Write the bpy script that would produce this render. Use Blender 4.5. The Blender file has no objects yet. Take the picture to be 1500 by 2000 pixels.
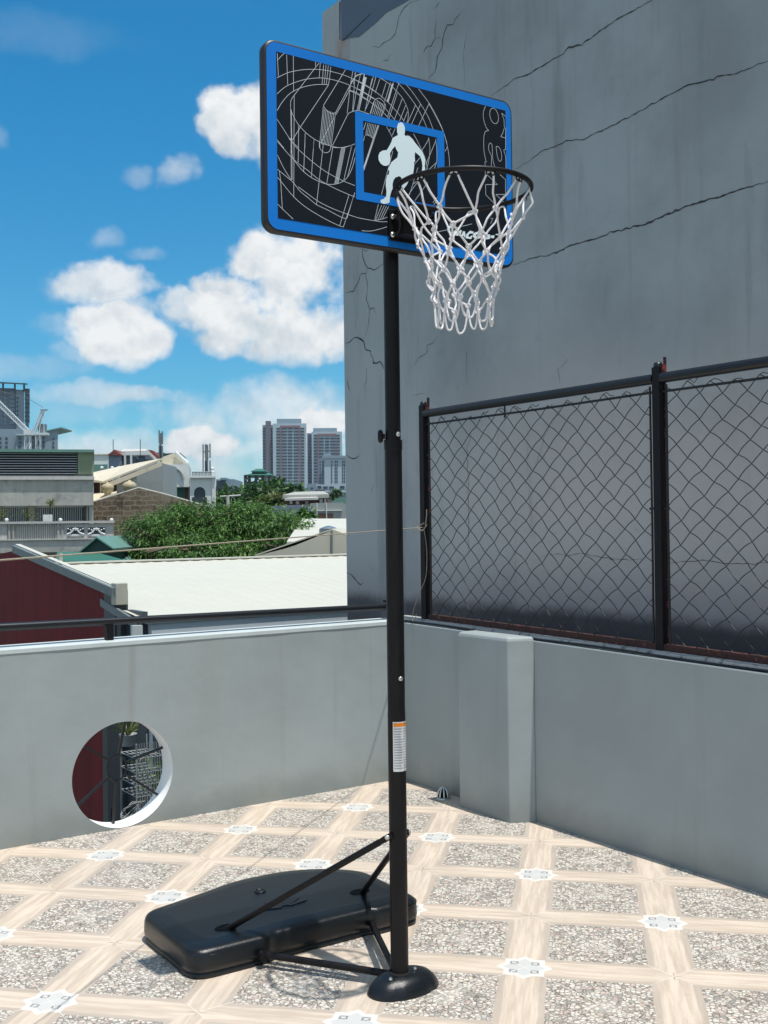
import bpy, math, random
import numpy as np
from mathutils import Vector, Matrix
from math import pi, sin, cos, radians, sqrt

random.seed(7)
rng = np.random.default_rng(11)
SC = bpy.context.scene
COL = SC.collection

# ------------------------------------------------------------------ camera
FOC = 2114.94
CF = Vector((0.5699640, 0.8215862, 0.0117124))
CR = Vector((0.8216623, -0.5698408, -0.0123481))
CU = Vector((0.0034709, -0.0166616, 0.9998552))
CP = Vector((-3.6514, -3.9884, 1.7333))
FH = Vector((CF.x, CF.y, 0)).normalized()      # horizontal heading of the photograph
RH = Vector((FH.y, -FH.x, 0))
cam = bpy.data.cameras.new('camera')
cam.sensor_fit = 'HORIZONTAL'; cam.sensor_width = 36.0
cam.lens = FOC / 1500 * 36.0
cam.clip_start = 0.05; cam.clip_end = 9000
camo = bpy.data.objects.new('camera', cam); COL.objects.link(camo)
M = Matrix((CR, CU, -CF)).transposed().to_4x4(); M.translation = CP
camo.matrix_world = M
SC.camera = camo

# ------------------------------------------------------------------ light
SUN_EL, SUN_AZ = 75.0, 172.0        # azimuth clockwise from +Y
sd = Vector((sin(radians(SUN_AZ)) * cos(radians(SUN_EL)), cos(radians(SUN_AZ)) * cos(radians(SUN_EL)), sin(radians(SUN_EL))))
sl = bpy.data.lights.new('sun', 'SUN'); sl.energy = 4.5; sl.angle = radians(0.53); sl.color = (1.0, 0.955, 0.89)
slo = bpy.data.objects.new('sun', sl); COL.objects.link(slo)
slo.rotation_euler = sd.to_track_quat('Z', 'Y').to_euler()
SC.view_settings.view_transform = 'Standard'
SC.view_settings.look = 'None'
SC.view_settings.exposure = 0.12
SC.view_settings.gamma = 1.0
SC.cycles.use_denoising = True
SC.cycles.max_bounces = 6
SC.cycles.transparent_max_bounces = 8


# ------------------------------------------------------------------ node expression helper
class E:
    def __init__(s, nt, sock): s.nt = nt; s.s = sock
    def _m(s, op, *a):
        n = s.nt.nodes.new('ShaderNodeMath'); n.operation = op
        for i, v in enumerate((s,) + a):
            if isinstance(v, E): s.nt.links.new(v.s, n.inputs[i])
            else: n.inputs[i].default_value = v
        return E(s.nt, n.outputs[0])
    def __add__(s, o): return s._m('ADD', o)
    __radd__ = __add__
    def __sub__(s, o): return s._m('SUBTRACT', o)
    def __rsub__(s, o): return (s * -1.0) + o
    def __mul__(s, o): return s._m('MULTIPLY', o)
    __rmul__ = __mul__
    def __truediv__(s, o): return s._m('DIVIDE', o)
    def abs(s): return s._m('ABSOLUTE')
    def round(s): return s._m('FLOOR') if False else (s + 0.5)._m('FLOOR')
    def frac(s): return s._m('FRACT')
    def min(s, o): return s._m('MINIMUM', o)
    def max(s, o): return s._m('MAXIMUM', o)
    def lt(s, o): return s._m('LESS_THAN', o)
    def gt(s, o): return s._m('GREATER_THAN', o)
    def sqrt(s): return s._m('SQRT')
    def clamp(s): return s.min(1.0).max(0.0)
    def smooth(s, a, b, lo=0.0, hi=1.0):
        n = s.nt.nodes.new('ShaderNodeMapRange'); n.interpolation_type = 'SMOOTHSTEP'
        n.inputs['From Min'].default_value = a; n.inputs['From Max'].default_value = b
        n.inputs['To Min'].default_value = lo; n.inputs['To Max'].default_value = hi
        s.nt.links.new(s.s, n.inputs['Value']); return E(s.nt, n.outputs[0])
    def lerp(s, a, b): return a + (b - a) * s if isinstance(a, E) else (s * (b - a) + a)


def val(nt, c):
    n = nt.nodes.new('ShaderNodeRGB'); n.outputs[0].default_value = (c[0], c[1], c[2], 1); return n.outputs[0]


def mixc(nt, f, a, b, mode='MIX'):
    n = nt.nodes.new('ShaderNodeMix'); n.data_type = 'RGBA'; n.blend_type = mode
    for k, v in ((0, f), (6, a), (7, b)):
        if isinstance(v, E): v = v.s
        if isinstance(v, bpy.types.NodeSocket): nt.links.new(v, n.inputs[k])
        elif isinstance(v, (tuple, list)): n.inputs[k].default_value = (v[0], v[1], v[2], 1)
        else: n.inputs[k].default_value = v
    return n.outputs[2]


def vec(nt, x, y, z):
    n = nt.nodes.new('ShaderNodeCombineXYZ')
    for i, v in enumerate((x, y, z)):
        if isinstance(v, E): nt.links.new(v.s, n.inputs[i])
        else: n.inputs[i].default_value = v
    return n.outputs[0]


def xyz(nt, sock):
    n = nt.nodes.new('ShaderNodeSeparateXYZ'); nt.links.new(sock, n.inputs[0])
    return [E(nt, o) for o in n.outputs]


def noise(nt, v, scale, detail=4, rough=0.55, dist=0.0):
    n = nt.nodes.new('ShaderNodeTexNoise'); nt.links.new(v, n.inputs['Vector'])
    n.inputs['Scale'].default_value = scale; n.inputs['Detail'].default_value = detail
    n.inputs['Roughness'].default_value = rough; n.inputs['Distortion'].default_value = dist
    return E(nt, n.outputs[0])


def voro(nt, v, scale, feature='F1', rnd=1.0):
    n = nt.nodes.new('ShaderNodeTexVoronoi'); n.feature = feature
    nt.links.new(v, n.inputs['Vector']); n.inputs['Scale'].default_value = scale
    n.inputs['Randomness'].default_value = rnd
    return n


def newmat(name, rough=0.6, metal=0.0, spec=0.5):
    m = bpy.data.materials.new(name); m.use_nodes = True
    nt = m.node_tree; b = nt.nodes['Principled BSDF']
    b.inputs['Roughness'].default_value = rough; b.inputs['Metallic'].default_value = metal
    b.inputs['Specular IOR Level'].default_value = spec
    tc = nt.nodes.new('ShaderNodeTexCoord')
    return m, nt, b, tc.outputs['Object']


def bump(nt, b, h, strength=0.2, dist=0.01):
    n = nt.nodes.new('ShaderNodeBump'); n.inputs['Strength'].default_value = strength
    n.inputs['Distance'].default_value = dist
    nt.links.new(h.s, n.inputs['Height']); nt.links.new(n.outputs[0], b.inputs['Normal'])


def setcol(nt, b, sock): nt.links.new(sock, b.inputs['Base Color'])


def mat(name, c, rough=0.6, metal=0.0, var=0.12, scale=3.0, streak=0.0, bmp=0.0, bscale=60.0, spec=0.5, c2=None, thr=None):
    """plain surface with uneven tone, optional run-down streaks and a second colour in patches"""
    m, nt, b, o = newmat(name, rough, metal, spec)
    n1 = noise(nt, o, scale, 5)
    f = (n1 - 0.5) * (2 * var) + 1.0
    if streak:
        mp = nt.nodes.new('ShaderNodeMapping'); nt.links.new(o, mp.inputs[0]); mp.inputs['Scale'].default_value = (1, 1, 0.05)
        f = f * ((noise(nt, mp.outputs[0], scale * 5, 5) - 0.5) * (2 * streak) + 1.0)
    base = val(nt, c)
    if c2:
        base = mixc(nt, noise(nt, o, scale * 2.3, 6, 0.65).smooth(*(thr or (0.5, 0.6))), base, c2)
    mul = nt.nodes.new('ShaderNodeVectorMath'); mul.operation = 'SCALE'
    nt.links.new(base, mul.inputs[0]); nt.links.new(f.s, mul.inputs['Scale'])
    setcol(nt, b, mul.outputs[0])
    if bmp: bump(nt, b, noise(nt, o, bscale, 4), bmp, 0.004)
    return m


# ------------------------------------------------------------------ sky with clouds
def az_el(px, py):
    d = (CF + CR * ((px - 750) / FOC) - CU * ((py - 1000) / FOC)).normalized()
    return math.atan2(d.x, d.y), math.asin(d.z)


W = bpy.data.worlds.new('World'); SC.world = W; W.use_nodes = True
nt = W.node_tree; bg = nt.nodes['Background']
sky = nt.nodes.new('ShaderNodeTexSky'); sky.sky_type = 'NISHITA'; sky.sun_disc = False
sky.sun_elevation = radians(SUN_EL); sky.sun_rotation = radians(SUN_AZ)
sky.air_density = 1.0; sky.dust_density = 0.3; sky.ozone_density = 2.5
tc = nt.nodes.new('ShaderNodeTexCoord'); D3 = tc.outputs['Generated']
dx, dy, dz = xyz(nt, D3)
az = dx._m('ARCTAN2', dy); el = dz._m('ARCSINE')
skyt = mixc(nt, el.smooth(0.0, 0.42), (0.28, 0.67, 0.79), (0.090, 0.70, 0.91))      # a deep clear tropical blue
skyc = mixc(nt, 1.0, sky.outputs[0], skyt, 'MULTIPLY')
# (pixel x, pixel y, half width, half height, opacity)
CL = [(500, 215, 110, 60, 1.0), (455, 250, 75, 55, 0.95), (560, 250, 110, 85, 1.0),
      (275, 335, 42, 26, 0.4), (350, 340, 44, 32, 0.6),
      (205, 468, 44, 24, 0.32), (285, 500, 62, 14, 0.3),
      (195, 552, 112, 48, 0.86), (225, 655, 112, 62, 0.98), (150, 690, 70, 34, 0.5), (130, 560, 60, 40, 0.45), (260, 600, 70, 26, 0.6),
      (570, 555, 135, 105, 1.1), (500, 520, 60, 62, 1.0), (375, 610, 70, 52, 0.75), (610, 640, 130, 70, 1.0), (500, 640, 150, 62, 1.0), (560, 600, 140, 90, 1.05), (600, 520, 110, 85, 1.0), (450, 575, 80, 62, 1.0), (415, 615, 95, 52, 0.95), (350, 598, 58, 40, 0.8), (120, 640, 60, 30, 0.4), (330, 610, 50, 40, 0.5),
      (270, 772, 130, 22, 0.7), (545, 800, 240, 46, 0.6), (390, 865, 110, 40, 1.0), (640, 830, 90, 44, 1.0), (480, 880, 160, 40, 0.7),
      (90, 70, 150, 40, 0.10), (0, 265, 22, 20, 0.22), (60, 720, 130, 26, 0.25), (560, 825, 330, 80, 0.74), (300, 900, 380, 60, 0.74), (600, 890, 240, 75, 0.75), (190, 770, 150, 24, 0.55), (130, 800, 160, 30, 0.2)]
def puffs(scale, detail):
    n = nt.nodes.new('ShaderNodeTexVoronoi'); n.feature = 'F1'
    n.inputs['Scale'].default_value = scale; n.inputs['Detail'].default_value = detail; n.inputs['Roughness'].default_value = 0.55; n.inputs['Lacunarity'].default_value = 2.3
    n.normalize = True
    nt.links.new(D3, n.inputs['Vector']); return 0.42 - E(nt, n.outputs['Distance'])
nz = noise(nt, D3, 16, 6, 0.58) - 0.5
pf = puffs(26, 2)
nz2 = noise(nt, D3, 30, 5, 0.6) - 0.5
azw = az + (noise(nt, D3, 11, 4, 0.6) - 0.5) * 0.055
elw = el + (noise(nt, vec(nt, dz, dx, dy), 12, 4, 0.6) - 0.5) * 0.045
# relief of the heaps: density here against density a little higher up
rel = (noise(nt, D3, 20, 4, 0.55) - noise(nt, vec(nt, dx + 0.002, dy, dz + 0.011), 20, 4, 0.55)) * 3.4 + (noise(nt, D3, 9, 3, 0.5) - 0.5) * 0.9
dens = None; body = None
PX = 1.0 / FOC
for (x, y, rx, ry, op) in CL:
    a0, e0 = az_el(x, y); k = cos(e0); thick = op > 0.7
    u = (azw - a0) * (k / (rx * PX * 1.0)); v = (elw - e0) * (1.0 / (ry * PX * 1.05))
    q = ((1.0 - (u * u + v * v)).max(-1.5)) * 0.55
    if op > 0.75:      # crisp puffy crown, soft underside
        f = (q + (pf - 0.2) * 0.5 + nz * 1.30).smooth(0.0, 0.36).min((q + v * 0.45 + 0.50 + nz * 0.9).smooth(0.0, 0.70)) * min(op, 1.0)
    else: f = (q + (0.16 if rx > 125 else 0.0) + nz * 1.5 + nz2 * 0.7).smooth(0.0, 0.85) * op
    dens = f if dens is None else dens.max(f)
    g = (rel + v * 0.26 - q * 0.15 + 0.70).clamp() * (0.9 if thick else 0.8) + f * 0.0
    g = g * f.smooth(0.0, 0.25)
    body = g if body is None else body.max(g)
lowb = el.smooth(-0.01, 0.12, 0.30, 0.0)          # milky band near the horizon
dens = dens.max(lowb)
# unseen cloud field added outside the camera's view to whiten the fill light
cosv = dx * CF.x + dy * CF.y + dz * CF.z
away = cosv.smooth(0.55, 0.80, 1.0, 0.0)
fld = noise(nt, D3, 2.6, 8, 0.6)
dens = dens.max(fld.smooth(0.44, 0.56) * away).min(0.97)
body = body.max(fld.smooth(0.47, 0.66) * away)
cl_col = mixc(nt, body, (0.64, 0.72, 0.78), (1.06, 1.06, 1.05))
CLOUD_GAIN = 6.0
sc_ = nt.nodes.new('ShaderNodeVectorMath'); sc_.operation = 'SCALE'; nt.links.new(cl_col, sc_.inputs[0]); sc_.inputs['Scale'].default_value = CLOUD_GAIN
nt.links.new(mixc(nt, dens, skyc, sc_.outputs[0]), bg.inputs['Color'])
bg.inputs['Strength'].default_value = 0.14
SC.world.cycles.sampling_method = 'MANUAL'; SC.world.cycles.sample_map_resolution = 256


# ------------------------------------------------------------------ pixel of the photograph -> point on a known plane
def ray(x, y): return CF + CR * ((x - 750) / FOC) - CU * ((y - 1000) / FOC)
def on(x, y, n, p): d = ray(x, y); n = Vector(n); return CP + d * ((Vector(p) - CP).dot(n) / d.dot(n))
def onX(x, y, v): return on(x, y, (1, 0, 0), (v, 0, 0))
def onY(x, y, v): return on(x, y, (0, 1, 0), (0, v, 0))
def onZ(x, y, v): return on(x, y, (0, 0, 1), (0, 0, v))
FR = [None]        # while a distant house is built: heading its front faces, and the pixel column that ray belongs to
def heading(x): d = ray(x, 1000); return Vector((d.x, d.y, 0)).normalized()
def frame(x=None): FR[0] = None if x is None else (x, heading(x))
def Q(x, y, D):
    if FR[0] is None: return CP + ray(x, y) * D
    xr, n = FR[0]
    return on(x, y, n, CP + ray(xr, 1000) * D)


# ------------------------------------------------------------------ mesh builder
class MB:
    def __init__(s): s.v = []; s.f = []; s.sm = []; s.mi = []
    def add(s, vs, fs, smooth=False, mi=0):
        b = len(s.v); s.v += [tuple(v) for v in vs]
        for f in fs: s.f.append(tuple(i + b for i in f)); s.sm.append(smooth); s.mi.append(mi)
        return s
    def box(s, x0, x1, y0, y1, z0, z1, mi=0):
        return s.obox([(x0, y0, z0), (x1, y0, z0), (x1, y1, z0), (x0, y1, z0)], (0, 0, z1 - z0), mi)
    def obox(s, base, up, mi=0):
        return s.prism(base, up, mi)
    def prism(s, pts, ext, mi=0):
        n = len(pts); ext = Vector(ext); p = [Vector(a) for a in pts]
        vs = p + [a + ext for a in p]
        nrm = Vector((0, 0, 0))
        for i in range(n): nrm += p[i].cross(p[(i + 1) % n])
        flip = nrm.dot(ext) > 0
        fs = [tuple(range(n))[::-1] if flip else tuple(range(n)), tuple(range(n, 2 * n)) if flip else tuple(range(n, 2 * n))[::-1]]
        for i in range(n):
            j = (i + 1) % n
            fs.append((i, j, j + n, i + n) if flip else (j, i, i + n, j + n))
        return s.add(vs, fs, False, mi)
    def quad(s, a, b, c, d, mi=0): return s.add([a, b, c, d], [(0, 1, 2, 3)], False, mi)
    def poly(s, pts, mi=0): return s.add(pts, [tuple(range(len(pts)))], False, mi)
    def tube(s, path, r, seg=8, closed=False, cap=True, mi=0, flat=None):
        p = [Vector(a) for a in path]; n = len(p)
        rs = r if isinstance(r, (list, tuple)) else [r] * n
        t0 = (p[1] - p[0]).normalized()
        ref = Vector((0, 0, 1)) if abs(t0.z) < 0.9 else Vector((1, 0, 0))
        nrm = t0.cross(ref).normalized(); vs = []
        for i in range(n):
            if closed: t = (p[(i + 1) % n] - p[i - 1]).normalized()
            else: t = (p[min(i + 1, n - 1)] - p[max(i - 1, 0)]).normalized()
            nrm = (nrm - t * nrm.dot(t)).normalized(); bn = t.cross(nrm)
            for k in range(seg):
                a = 2 * pi * k / seg + pi / seg
                vs.append(p[i] + (nrm * cos(a) + bn * sin(a)) * rs[i])
        fs = []
        for i in range(n if closed else n - 1):
            i2 = (i + 1) % n
            for k in range(seg):
                k2 = (k + 1) % seg
                fs.append((i * seg + k, i * seg + k2, i2 * seg + k2, i2 * seg + k))
        s.add(vs, fs, seg > 4, mi)
        if cap and not closed:
            s.add(vs[:seg], [tuple(range(seg))[::-1]], False, mi); s.add(vs[-seg:], [tuple(range(seg))], False, mi)
        return s
    def bar(s, a, b, w, h=None, mi=0):
        """square bar between two points"""
        return s.tube([a, b], (w / sqrt(2)), 4, mi=mi)
    def lathe(s, prof, c, seg=24, axis=2, sx=1, sy=1, mi=0, smooth=True, capt=True):
        c = Vector(c); vs = []
        for (r, z) in prof:
            for k in range(seg):
                a = 2 * pi * k / seg; q = (r * cos(a) * sx, r * sin(a) * sy, z)
                if axis == 0: q = (q[2], q[0], q[1])
                elif axis == 1: q = (q[0], -q[2], q[1])
                vs.append(c + Vector(q))
        fs = []
        for i in range(len(prof) - 1):
            for k in range(seg):
                k2 = (k + 1) % seg
                fs.append((i * seg + k, i * seg + k2, (i + 1) * seg + k2, (i + 1) * seg + k))
        s.add(vs, fs, smooth, mi)
        if capt:
            s.add(vs[:seg], [tuple(range(seg))[::-1]], False, mi); s.add(vs[-seg:], [tuple(range(seg))], False, mi)
        return s
    def ball(s, c, r, seg=12, sz=1.0, mi=0):
        prof = [(max(r * cos(a), 1e-4), r * sz * sin(a)) for a in np.linspace(-pi / 2, pi / 2, max(6, seg // 2))]
        return s.lathe(prof, c, seg, mi=mi, capt=False)
    def ribbon(s, pts, w, n, closed=False, mi=0):
        """flat strip of width w along pts, lying in the plane with normal n (w may be a list)"""
        p = [Vector(a) for a in pts]; n = Vector(n); k = len(p)
        ws = w if isinstance(w, (list, tuple)) else [w] * k
        vs = []
        for i in range(k):
            t = p[min(i + 1, k - 1)] - p[max(i - 1, 0)]
            sd_ = n.cross(t).normalized() * (ws[i] / 2)
            vs += [p[i] - sd_, p[i] + sd_]
        return s.add(vs, [(2 * i, 2 * i + 2, 2 * i + 3, 2 * i + 1) for i in range(k - 1)], False, mi)


def root_of(o):
    while o.parent: o = o.parent
    return o


def mesh_of(name, mb, mats, origin=Vector((0, 0, 0)), bevel=0.0):
    me = bpy.data.meshes.new(name)
    v = [(a[0] - origin.x, a[1] - origin.y, a[2] - origin.z) for a in mb.v]
    me.from_pydata(v, [], mb.f)
    for m in (mats if isinstance(mats, (list, tuple)) else [mats]): me.materials.append(m)
    me.polygons.foreach_set('use_smooth', mb.sm); me.polygons.foreach_set('material_index', mb.mi)
    me.validate(); me.update()
    o = bpy.data.objects.new(name, me); COL.objects.link(o)
    if bevel:
        bv = o.modifiers.new('bevel', 'BEVEL'); bv.width = bevel; bv.segments = 2; bv.limit_method = 'ANGLE'; bv.angle_limit = radians(40)
    return o


def thing(name, label, cat, loc=(0, 0, 0), group=None, rz=0.0):
    o = bpy.data.objects.new(name, None); COL.objects.link(o); o.location = loc; o.rotation_euler.z = rz
    o.empty_display_size = 0.1
    o['label'] = label; o['category'] = cat
    if group: o['group'] = group
    return o


def part(name, mb, m, parent, local=False, bevel=0.0, label=None):
    o = mesh_of(name, mb, m, Vector((0, 0, 0)) if local else Vector(root_of(parent).location), bevel)
    o.parent = parent
    if label: o['label'] = label
    return o


def solo(name, mb, m, label, cat, loc=(0, 0, 0), group=None, bevel=0.0):
    o = mesh_of(name, mb, m, Vector(loc), bevel); o.location = loc
    o['label'] = label; o['category'] = cat
    if group: o['group'] = group
    return o


def struct(name, mb, m, bevel=0.0):
    o = mesh_of(name, mb, m, bevel=bevel); o['kind'] = 'structure'; return o


def smooth_path(pts, n=6):
    """Catmull-Rom through points"""
    p = [Vector(a) for a in pts]
    if len(p) < 3: return p
    out = []
    for i in range(len(p) - 1):
        a, b, c, d = p[max(i - 1, 0)], p[i], p[i + 1], p[min(i + 2, len(p) - 1)]
        for k in range(n):
            t = k / n
            out.append(0.5 * ((2 * b) + (c - a) * t + (2 * a - 5 * b + 4 * c - d) * t * t + (3 * b - a - 3 * c + d) * t ** 3))
    out.append(p[-1]); return out


# ------------------------------------------------------------------ materials
def floor_material():
    m, nt, b, o = newmat('patterned_tile', 0.42, 0, 0.4)
    X, Y, Z = xyz(nt, o)
    c = (X - Y) * (1 / .8); r = (X + Y) * (-1 / .8)
    rc, rr = c.round(), r.round()
    fc, fr = c - rc, r - rr
    ac, ar = fc.abs(), fr.abs()
    isC = ac.lt(ar)
    t = ac.min(ar)
    across = isC.lerp(fr, fc); along = isC.lerp(c, r); idx = isC.lerp(rr + 31.0, rc)
    gv = vec(nt, across * 15.0, along * 1.1, idx * 3.7)
    g1 = noise(nt, gv, 1.6, 6, 0.62, 0.35)
    gv2 = vec(nt, across * 60.0, along * 2.2, idx * 5.1)
    g2 = noise(nt, gv2, 1.4, 4, 0.6)
    wood = mixc(nt, g1.smooth(0.34, 0.66), (0.50, 0.415, 0.335), (0.64, 0.550, 0.452))
    wood = mixc(nt, g2.smooth(0.60, 0.78) * 0.30, wood, (0.36, 0.30, 0.245))
    edge = (t + (noise(nt, gv, 2.2, 5, 0.6) - 0.5) * 0.06).smooth(0.105, 0.124)
    wood = mixc(nt, edge * 0.62, wood, (0.37, 0.32, 0.275))
    # dark joints that meet at the plain crossings
    near = ac.max(ar)
    rad = near.smooth(0.02, 0.09, 1.0, 0.0) * t.smooth(0.002, 0.012, 1.0, 0.0) * g2.smooth(0.35, 0.6)
    wood = mixc(nt, rad * 0.75, wood, (0.22, 0.18, 0.15))
    # pebbles
    pv = vec(nt, c + (noise(nt, o, 9, 2) - 0.5) * 0.02, r * 1.12, 0.0)
    vd = voro(nt, pv, 31.0, 'DISTANCE_TO_EDGE', 0.9); vc = voro(nt, pv, 31.0, 'F1', 0.9)
    rs = nt.nodes.new('ShaderNodeSeparateColor'); nt.links.new(vc.outputs['Color'], rs.inputs[0])
    k1 = E(nt, rs.outputs[0]); k2 = E(nt, rs.outputs[1])
    peb = mixc(nt, k1.smooth(0.40, 0.90), (0.66, 0.62, 0.56), (0.305, 0.29, 0.268))
    peb = mixc(nt, k2.gt(0.90) * 0.7, peb, (0.55, 0.40, 0.34))
    peb = mixc(nt, k2.lt(0.10) * 0.6, peb, (0.62, 0.58, 0.46))
    vdist = E(nt, vd.outputs['Distance'])
    F1 = E(nt, vc.outputs['Distance'])
    peb = mixc(nt, F1.smooth(0.2, 0.62) * 0.25, peb, (0.36, 0.33, 0.29))
    peb = mixc(nt, vdist.smooth(0.02, 0.12, 0.95, 0.0), peb, (0.155, 0.13, 0.105))
    pc = ((ac - 0.5) * (ac - 0.5) + (ar - 0.5) * (ar - 0.5)).sqrt()
    peb = mixc(nt, pc.smooth(0.0, 0.2, 0.55, 0.0) * noise(nt, o, 5, 4).smooth(0.42, 0.62), peb, (0.58, 0.555, 0.50))
    base = mixc(nt, (t + (noise(nt, o, 70, 2) - 0.5) * 0.02).gt(0.16), wood, peb)
    # stars on every other crossing
    even = ((rc + rr) * 0.5 + 0.25).frac().lt(0.5)
    d = (ac.max(ar)).min((ac + ar) * (1 / 1.41421))
    d = d + (noise(nt, o, 60, 2) - 0.5) * 0.006
    star = mixc(nt, d.smooth(0.098, 0.110), (0.53, 0.535, 0.52), (0.66, 0.64, 0.595))
    star = mixc(nt, noise(nt, o, 160, 3).smooth(0.55, 0.7) * d.lt(0.1) * 0.35, star, (0.42, 0.45, 0.46))
    q = ((ac - 0.072).abs() * (1 / .028)).max((ar - 0.068).abs() * (1 / .024))
    ring = q.smooth(0.48, 0.62) * q.smooth(0.92, 1.05, 1.0, 0.0) * noise(nt, o, 90, 2).smooth(0.3, 0.5)
    star = mixc(nt, ring * 0.85, star, (0.14, 0.14, 0.15))
    base = mixc(nt, even * d.lt(0.137), base, star)
    # grout of the 40 cm tiles
    gx = ((X * 2.5).frac() - 0.5).abs(); gy = ((Y * 2.5).frac() - 0.5).abs()
    gl = gx.max(gy).smooth(0.4935, 0.4965) * noise(nt, o, 3.0, 3).smooth(0.36, 0.6)
    base = mixc(nt, gl * 0.75, base, (0.70, 0.66, 0.59))
    # worn dust
    base = mixc(nt, noise(nt, o, 1.3, 5, 0.6).smooth(0.45, 0.75) * 0.22, base, (0.40, 0.36, 0.31))
    base = mixc(nt, noise(nt, o, 11, 6, 0.7).smooth(0.62, 0.72) * 0.22, base, (0.26, 0.22, 0.18))
    setcol(nt, b, base)
    rg = noise(nt, o, 4, 4).smooth(0.3, 0.7, 0.34, 0.55); nt.links.new(rg.s, b.inputs['Roughness'])
    return m


def painted_wall(name, c, blotch=0.10, streak=0.10, low_dirt=None, warm=(0.9, 0.9, 0.8)):
    m, nt, b, o = newmat(name, 0.62, 0, 0.35)
    X, Y, Z = xyz(nt, o)
    mp = nt.nodes.new('ShaderNodeMapping'); nt.links.new(o, mp.inputs[0]); mp.inputs['Scale'].default_value = (1, 1, 0.045)
    st = noise(nt, mp.outputs[0], 7, 6, 0.6)
    mp2 = nt.nodes.new('ShaderNodeMapping'); nt.links.new(o, mp2.inputs[0]); mp2.inputs['Scale'].default_value = (1, 1, 0.12)
    st2 = noise(nt, mp2.outputs[0], 2.2, 5, 0.55)
    big = noise(nt, o, 1.1, 6, 0.6)
    col = mixc(nt, big.smooth(0.3, 0.7), tuple(a * (1 - blotch) for a in c), tuple(a * (1 + blotch) for a in c))
    col = mixc(nt, st.smooth(0.56, 0.78) * streak * 2.2, col, (c[0] * 0.72, c[1] * 0.70, c[2] * 0.62))
    col = mixc(nt, st2.smooth(0.55, 0.75) * streak * 1.4, col, tuple(c[i] * warm[i] for i in range(3)))
    col = mixc(nt, noise(nt, o, 26, 5, 0.7).smooth(0.66, 0.74) * 0.12, col, (c[0] * .55, c[1] * .55, c[2] * .55))
    if low_dirt:
        z0, amt = low_dirt
        col = mixc(nt, (Z + (noise(nt, o, 5, 5) - 0.5) * 0.22).smooth(0.0, z0, amt, 0.0), col, (c[0] * .62, c[1] * .6, c[2] * .55))
    setcol(nt, b, col)
    h = noise(nt, o, 9, 4) * 0.7 + noise(nt, o, 120, 3) * 0.12
    bump(nt, b, h, 0.25, 0.012)
    return m


MT = {}
MT['floor'] = floor_material()
MT['parapet'] = painted_wall('grey_green_wall_paint', (0.312, 0.352, 0.358), 0.08, 0.20, (0.22, 0.6))
MT['coping'] = mat('white_coping_paint', (0.50, 0.56, 0.565), 0.6, var=0.14, scale=6, streak=0.05, bmp=0.2, bscale=40)
MT['hole_reveal'] = mat('white_reveal_paint', (0.78, 0.80, 0.80), 0.6, var=0.05, bmp=0.15, bscale=40)
MT['cement_ledge'] = mat('bare_cement', (0.40, 0.40, 0.39), 0.85, var=0.35, scale=9, c2=(0.13, 0.12, 0.11), thr=(0.55, 0.68), bmp=0.6, bscale=30)
MT['rail_black'] = mat('black_gloss_paint', (0.006, 0.008, 0.012), 0.34, var=0.25, scale=8, bmp=0.10, bscale=25)
MT['post_black'] = mat('black_post_paint', (0.005, 0.0045, 0.0065), 0.5, var=0.3, scale=10, spec=0.25, c2=(0.016, 0.006, 0.006), thr=(0.60, 0.68))
MT['red_primer'] = mat('red_oxide_primer', (0.24, 0.028, 0.018), 0.6, var=0.4, scale=9, c2=(0.012, 0.006, 0.007), thr=(0.36, 0.46))
MT['rust_base'] = mat('rusty_angle_iron', (0.040, 0.012, 0.010), 0.7, var=0.4, scale=14, c2=(0.22, 0.05, 0.03), thr=(0.60, 0.66), bmp=0.5, bscale=40)
MT['wire'] = mat('dark_wire', (0.030, 0.036, 0.036), 0.42, 0.5, var=0.3, scale=9, c2=(0.50, 0.50, 0.50), thr=(0.70, 0.73))
MT['steel'] = mat('zinc_bolt', (0.62, 0.62, 0.60), 0.28, 0.9, var=0.1)
MT['pole_black'] = mat('black_powder_coat', (0.0062, 0.0054, 0.0064), 0.42, var=0.15, scale=20, bmp=0.06, bscale=300, spec=0.25)
MT['plastic'] = mat('black_textured_plastic', (0.0042, 0.0066, 0.0092), 0.28, var=0.12, scale=5, bmp=0.25, bscale=320, spec=0.45)
MT['void'] = mat('recess_shade', (0.002, 0.002, 0.002), 0.9, var=0)  # near-black colour stands for the shade inside holes and recesses
MT['board_blue'] = mat('blue_print', (0.004, 0.175, 0.60), 0.5, var=0.03, scale=2, spec=0.25)
MT['board_black'] = mat('black_print', (0.0050, 0.0085, 0.0145), 0.5, var=0.10, scale=2, spec=0.2)
MT['board_edge'] = mat('black_moulding', (0.012, 0.011, 0.014), 0.4, var=0.1)
MT['board_line'] = mat('pale_print', (0.62, 0.68, 0.72), 0.5, var=0.05)
MT['board_figure'] = mat('pale_blue_print', (0.70, 0.82, 0.85), 0.5, var=0.02)
MT['net'] = mat('white_net_cord', (0.86, 0.85, 0.87), 0.9, var=0.12, scale=90, spec=0.1, bmp=1.0, bscale=420)
MT['label_white'] = mat('label_paper', (0.66, 0.67, 0.68), 0.5, var=0.06, scale=40)
MT['label_orange'] = mat('label_orange', (0.80, 0.24, 0.012), 0.5, var=0.05)
MT['label_print'] = mat('label_print', (0.34, 0.35, 0.37), 0.6, var=0.1)
MT['rope'] = mat('pale_rope', (0.33, 0.295, 0.225), 0.85, var=0.25, scale=60, bmp=0.6, bscale=300)
MT['crack'] = mat('dark_crack', (0.035, 0.04, 0.045), 0.9, var=0.4, scale=4)  # dark colour of the wall cracks and joint lines
MT['patch'] = mat('blue_grey_tone', (0.085, 0.125, 0.18), 0.7, var=0.12, scale=3)


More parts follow.
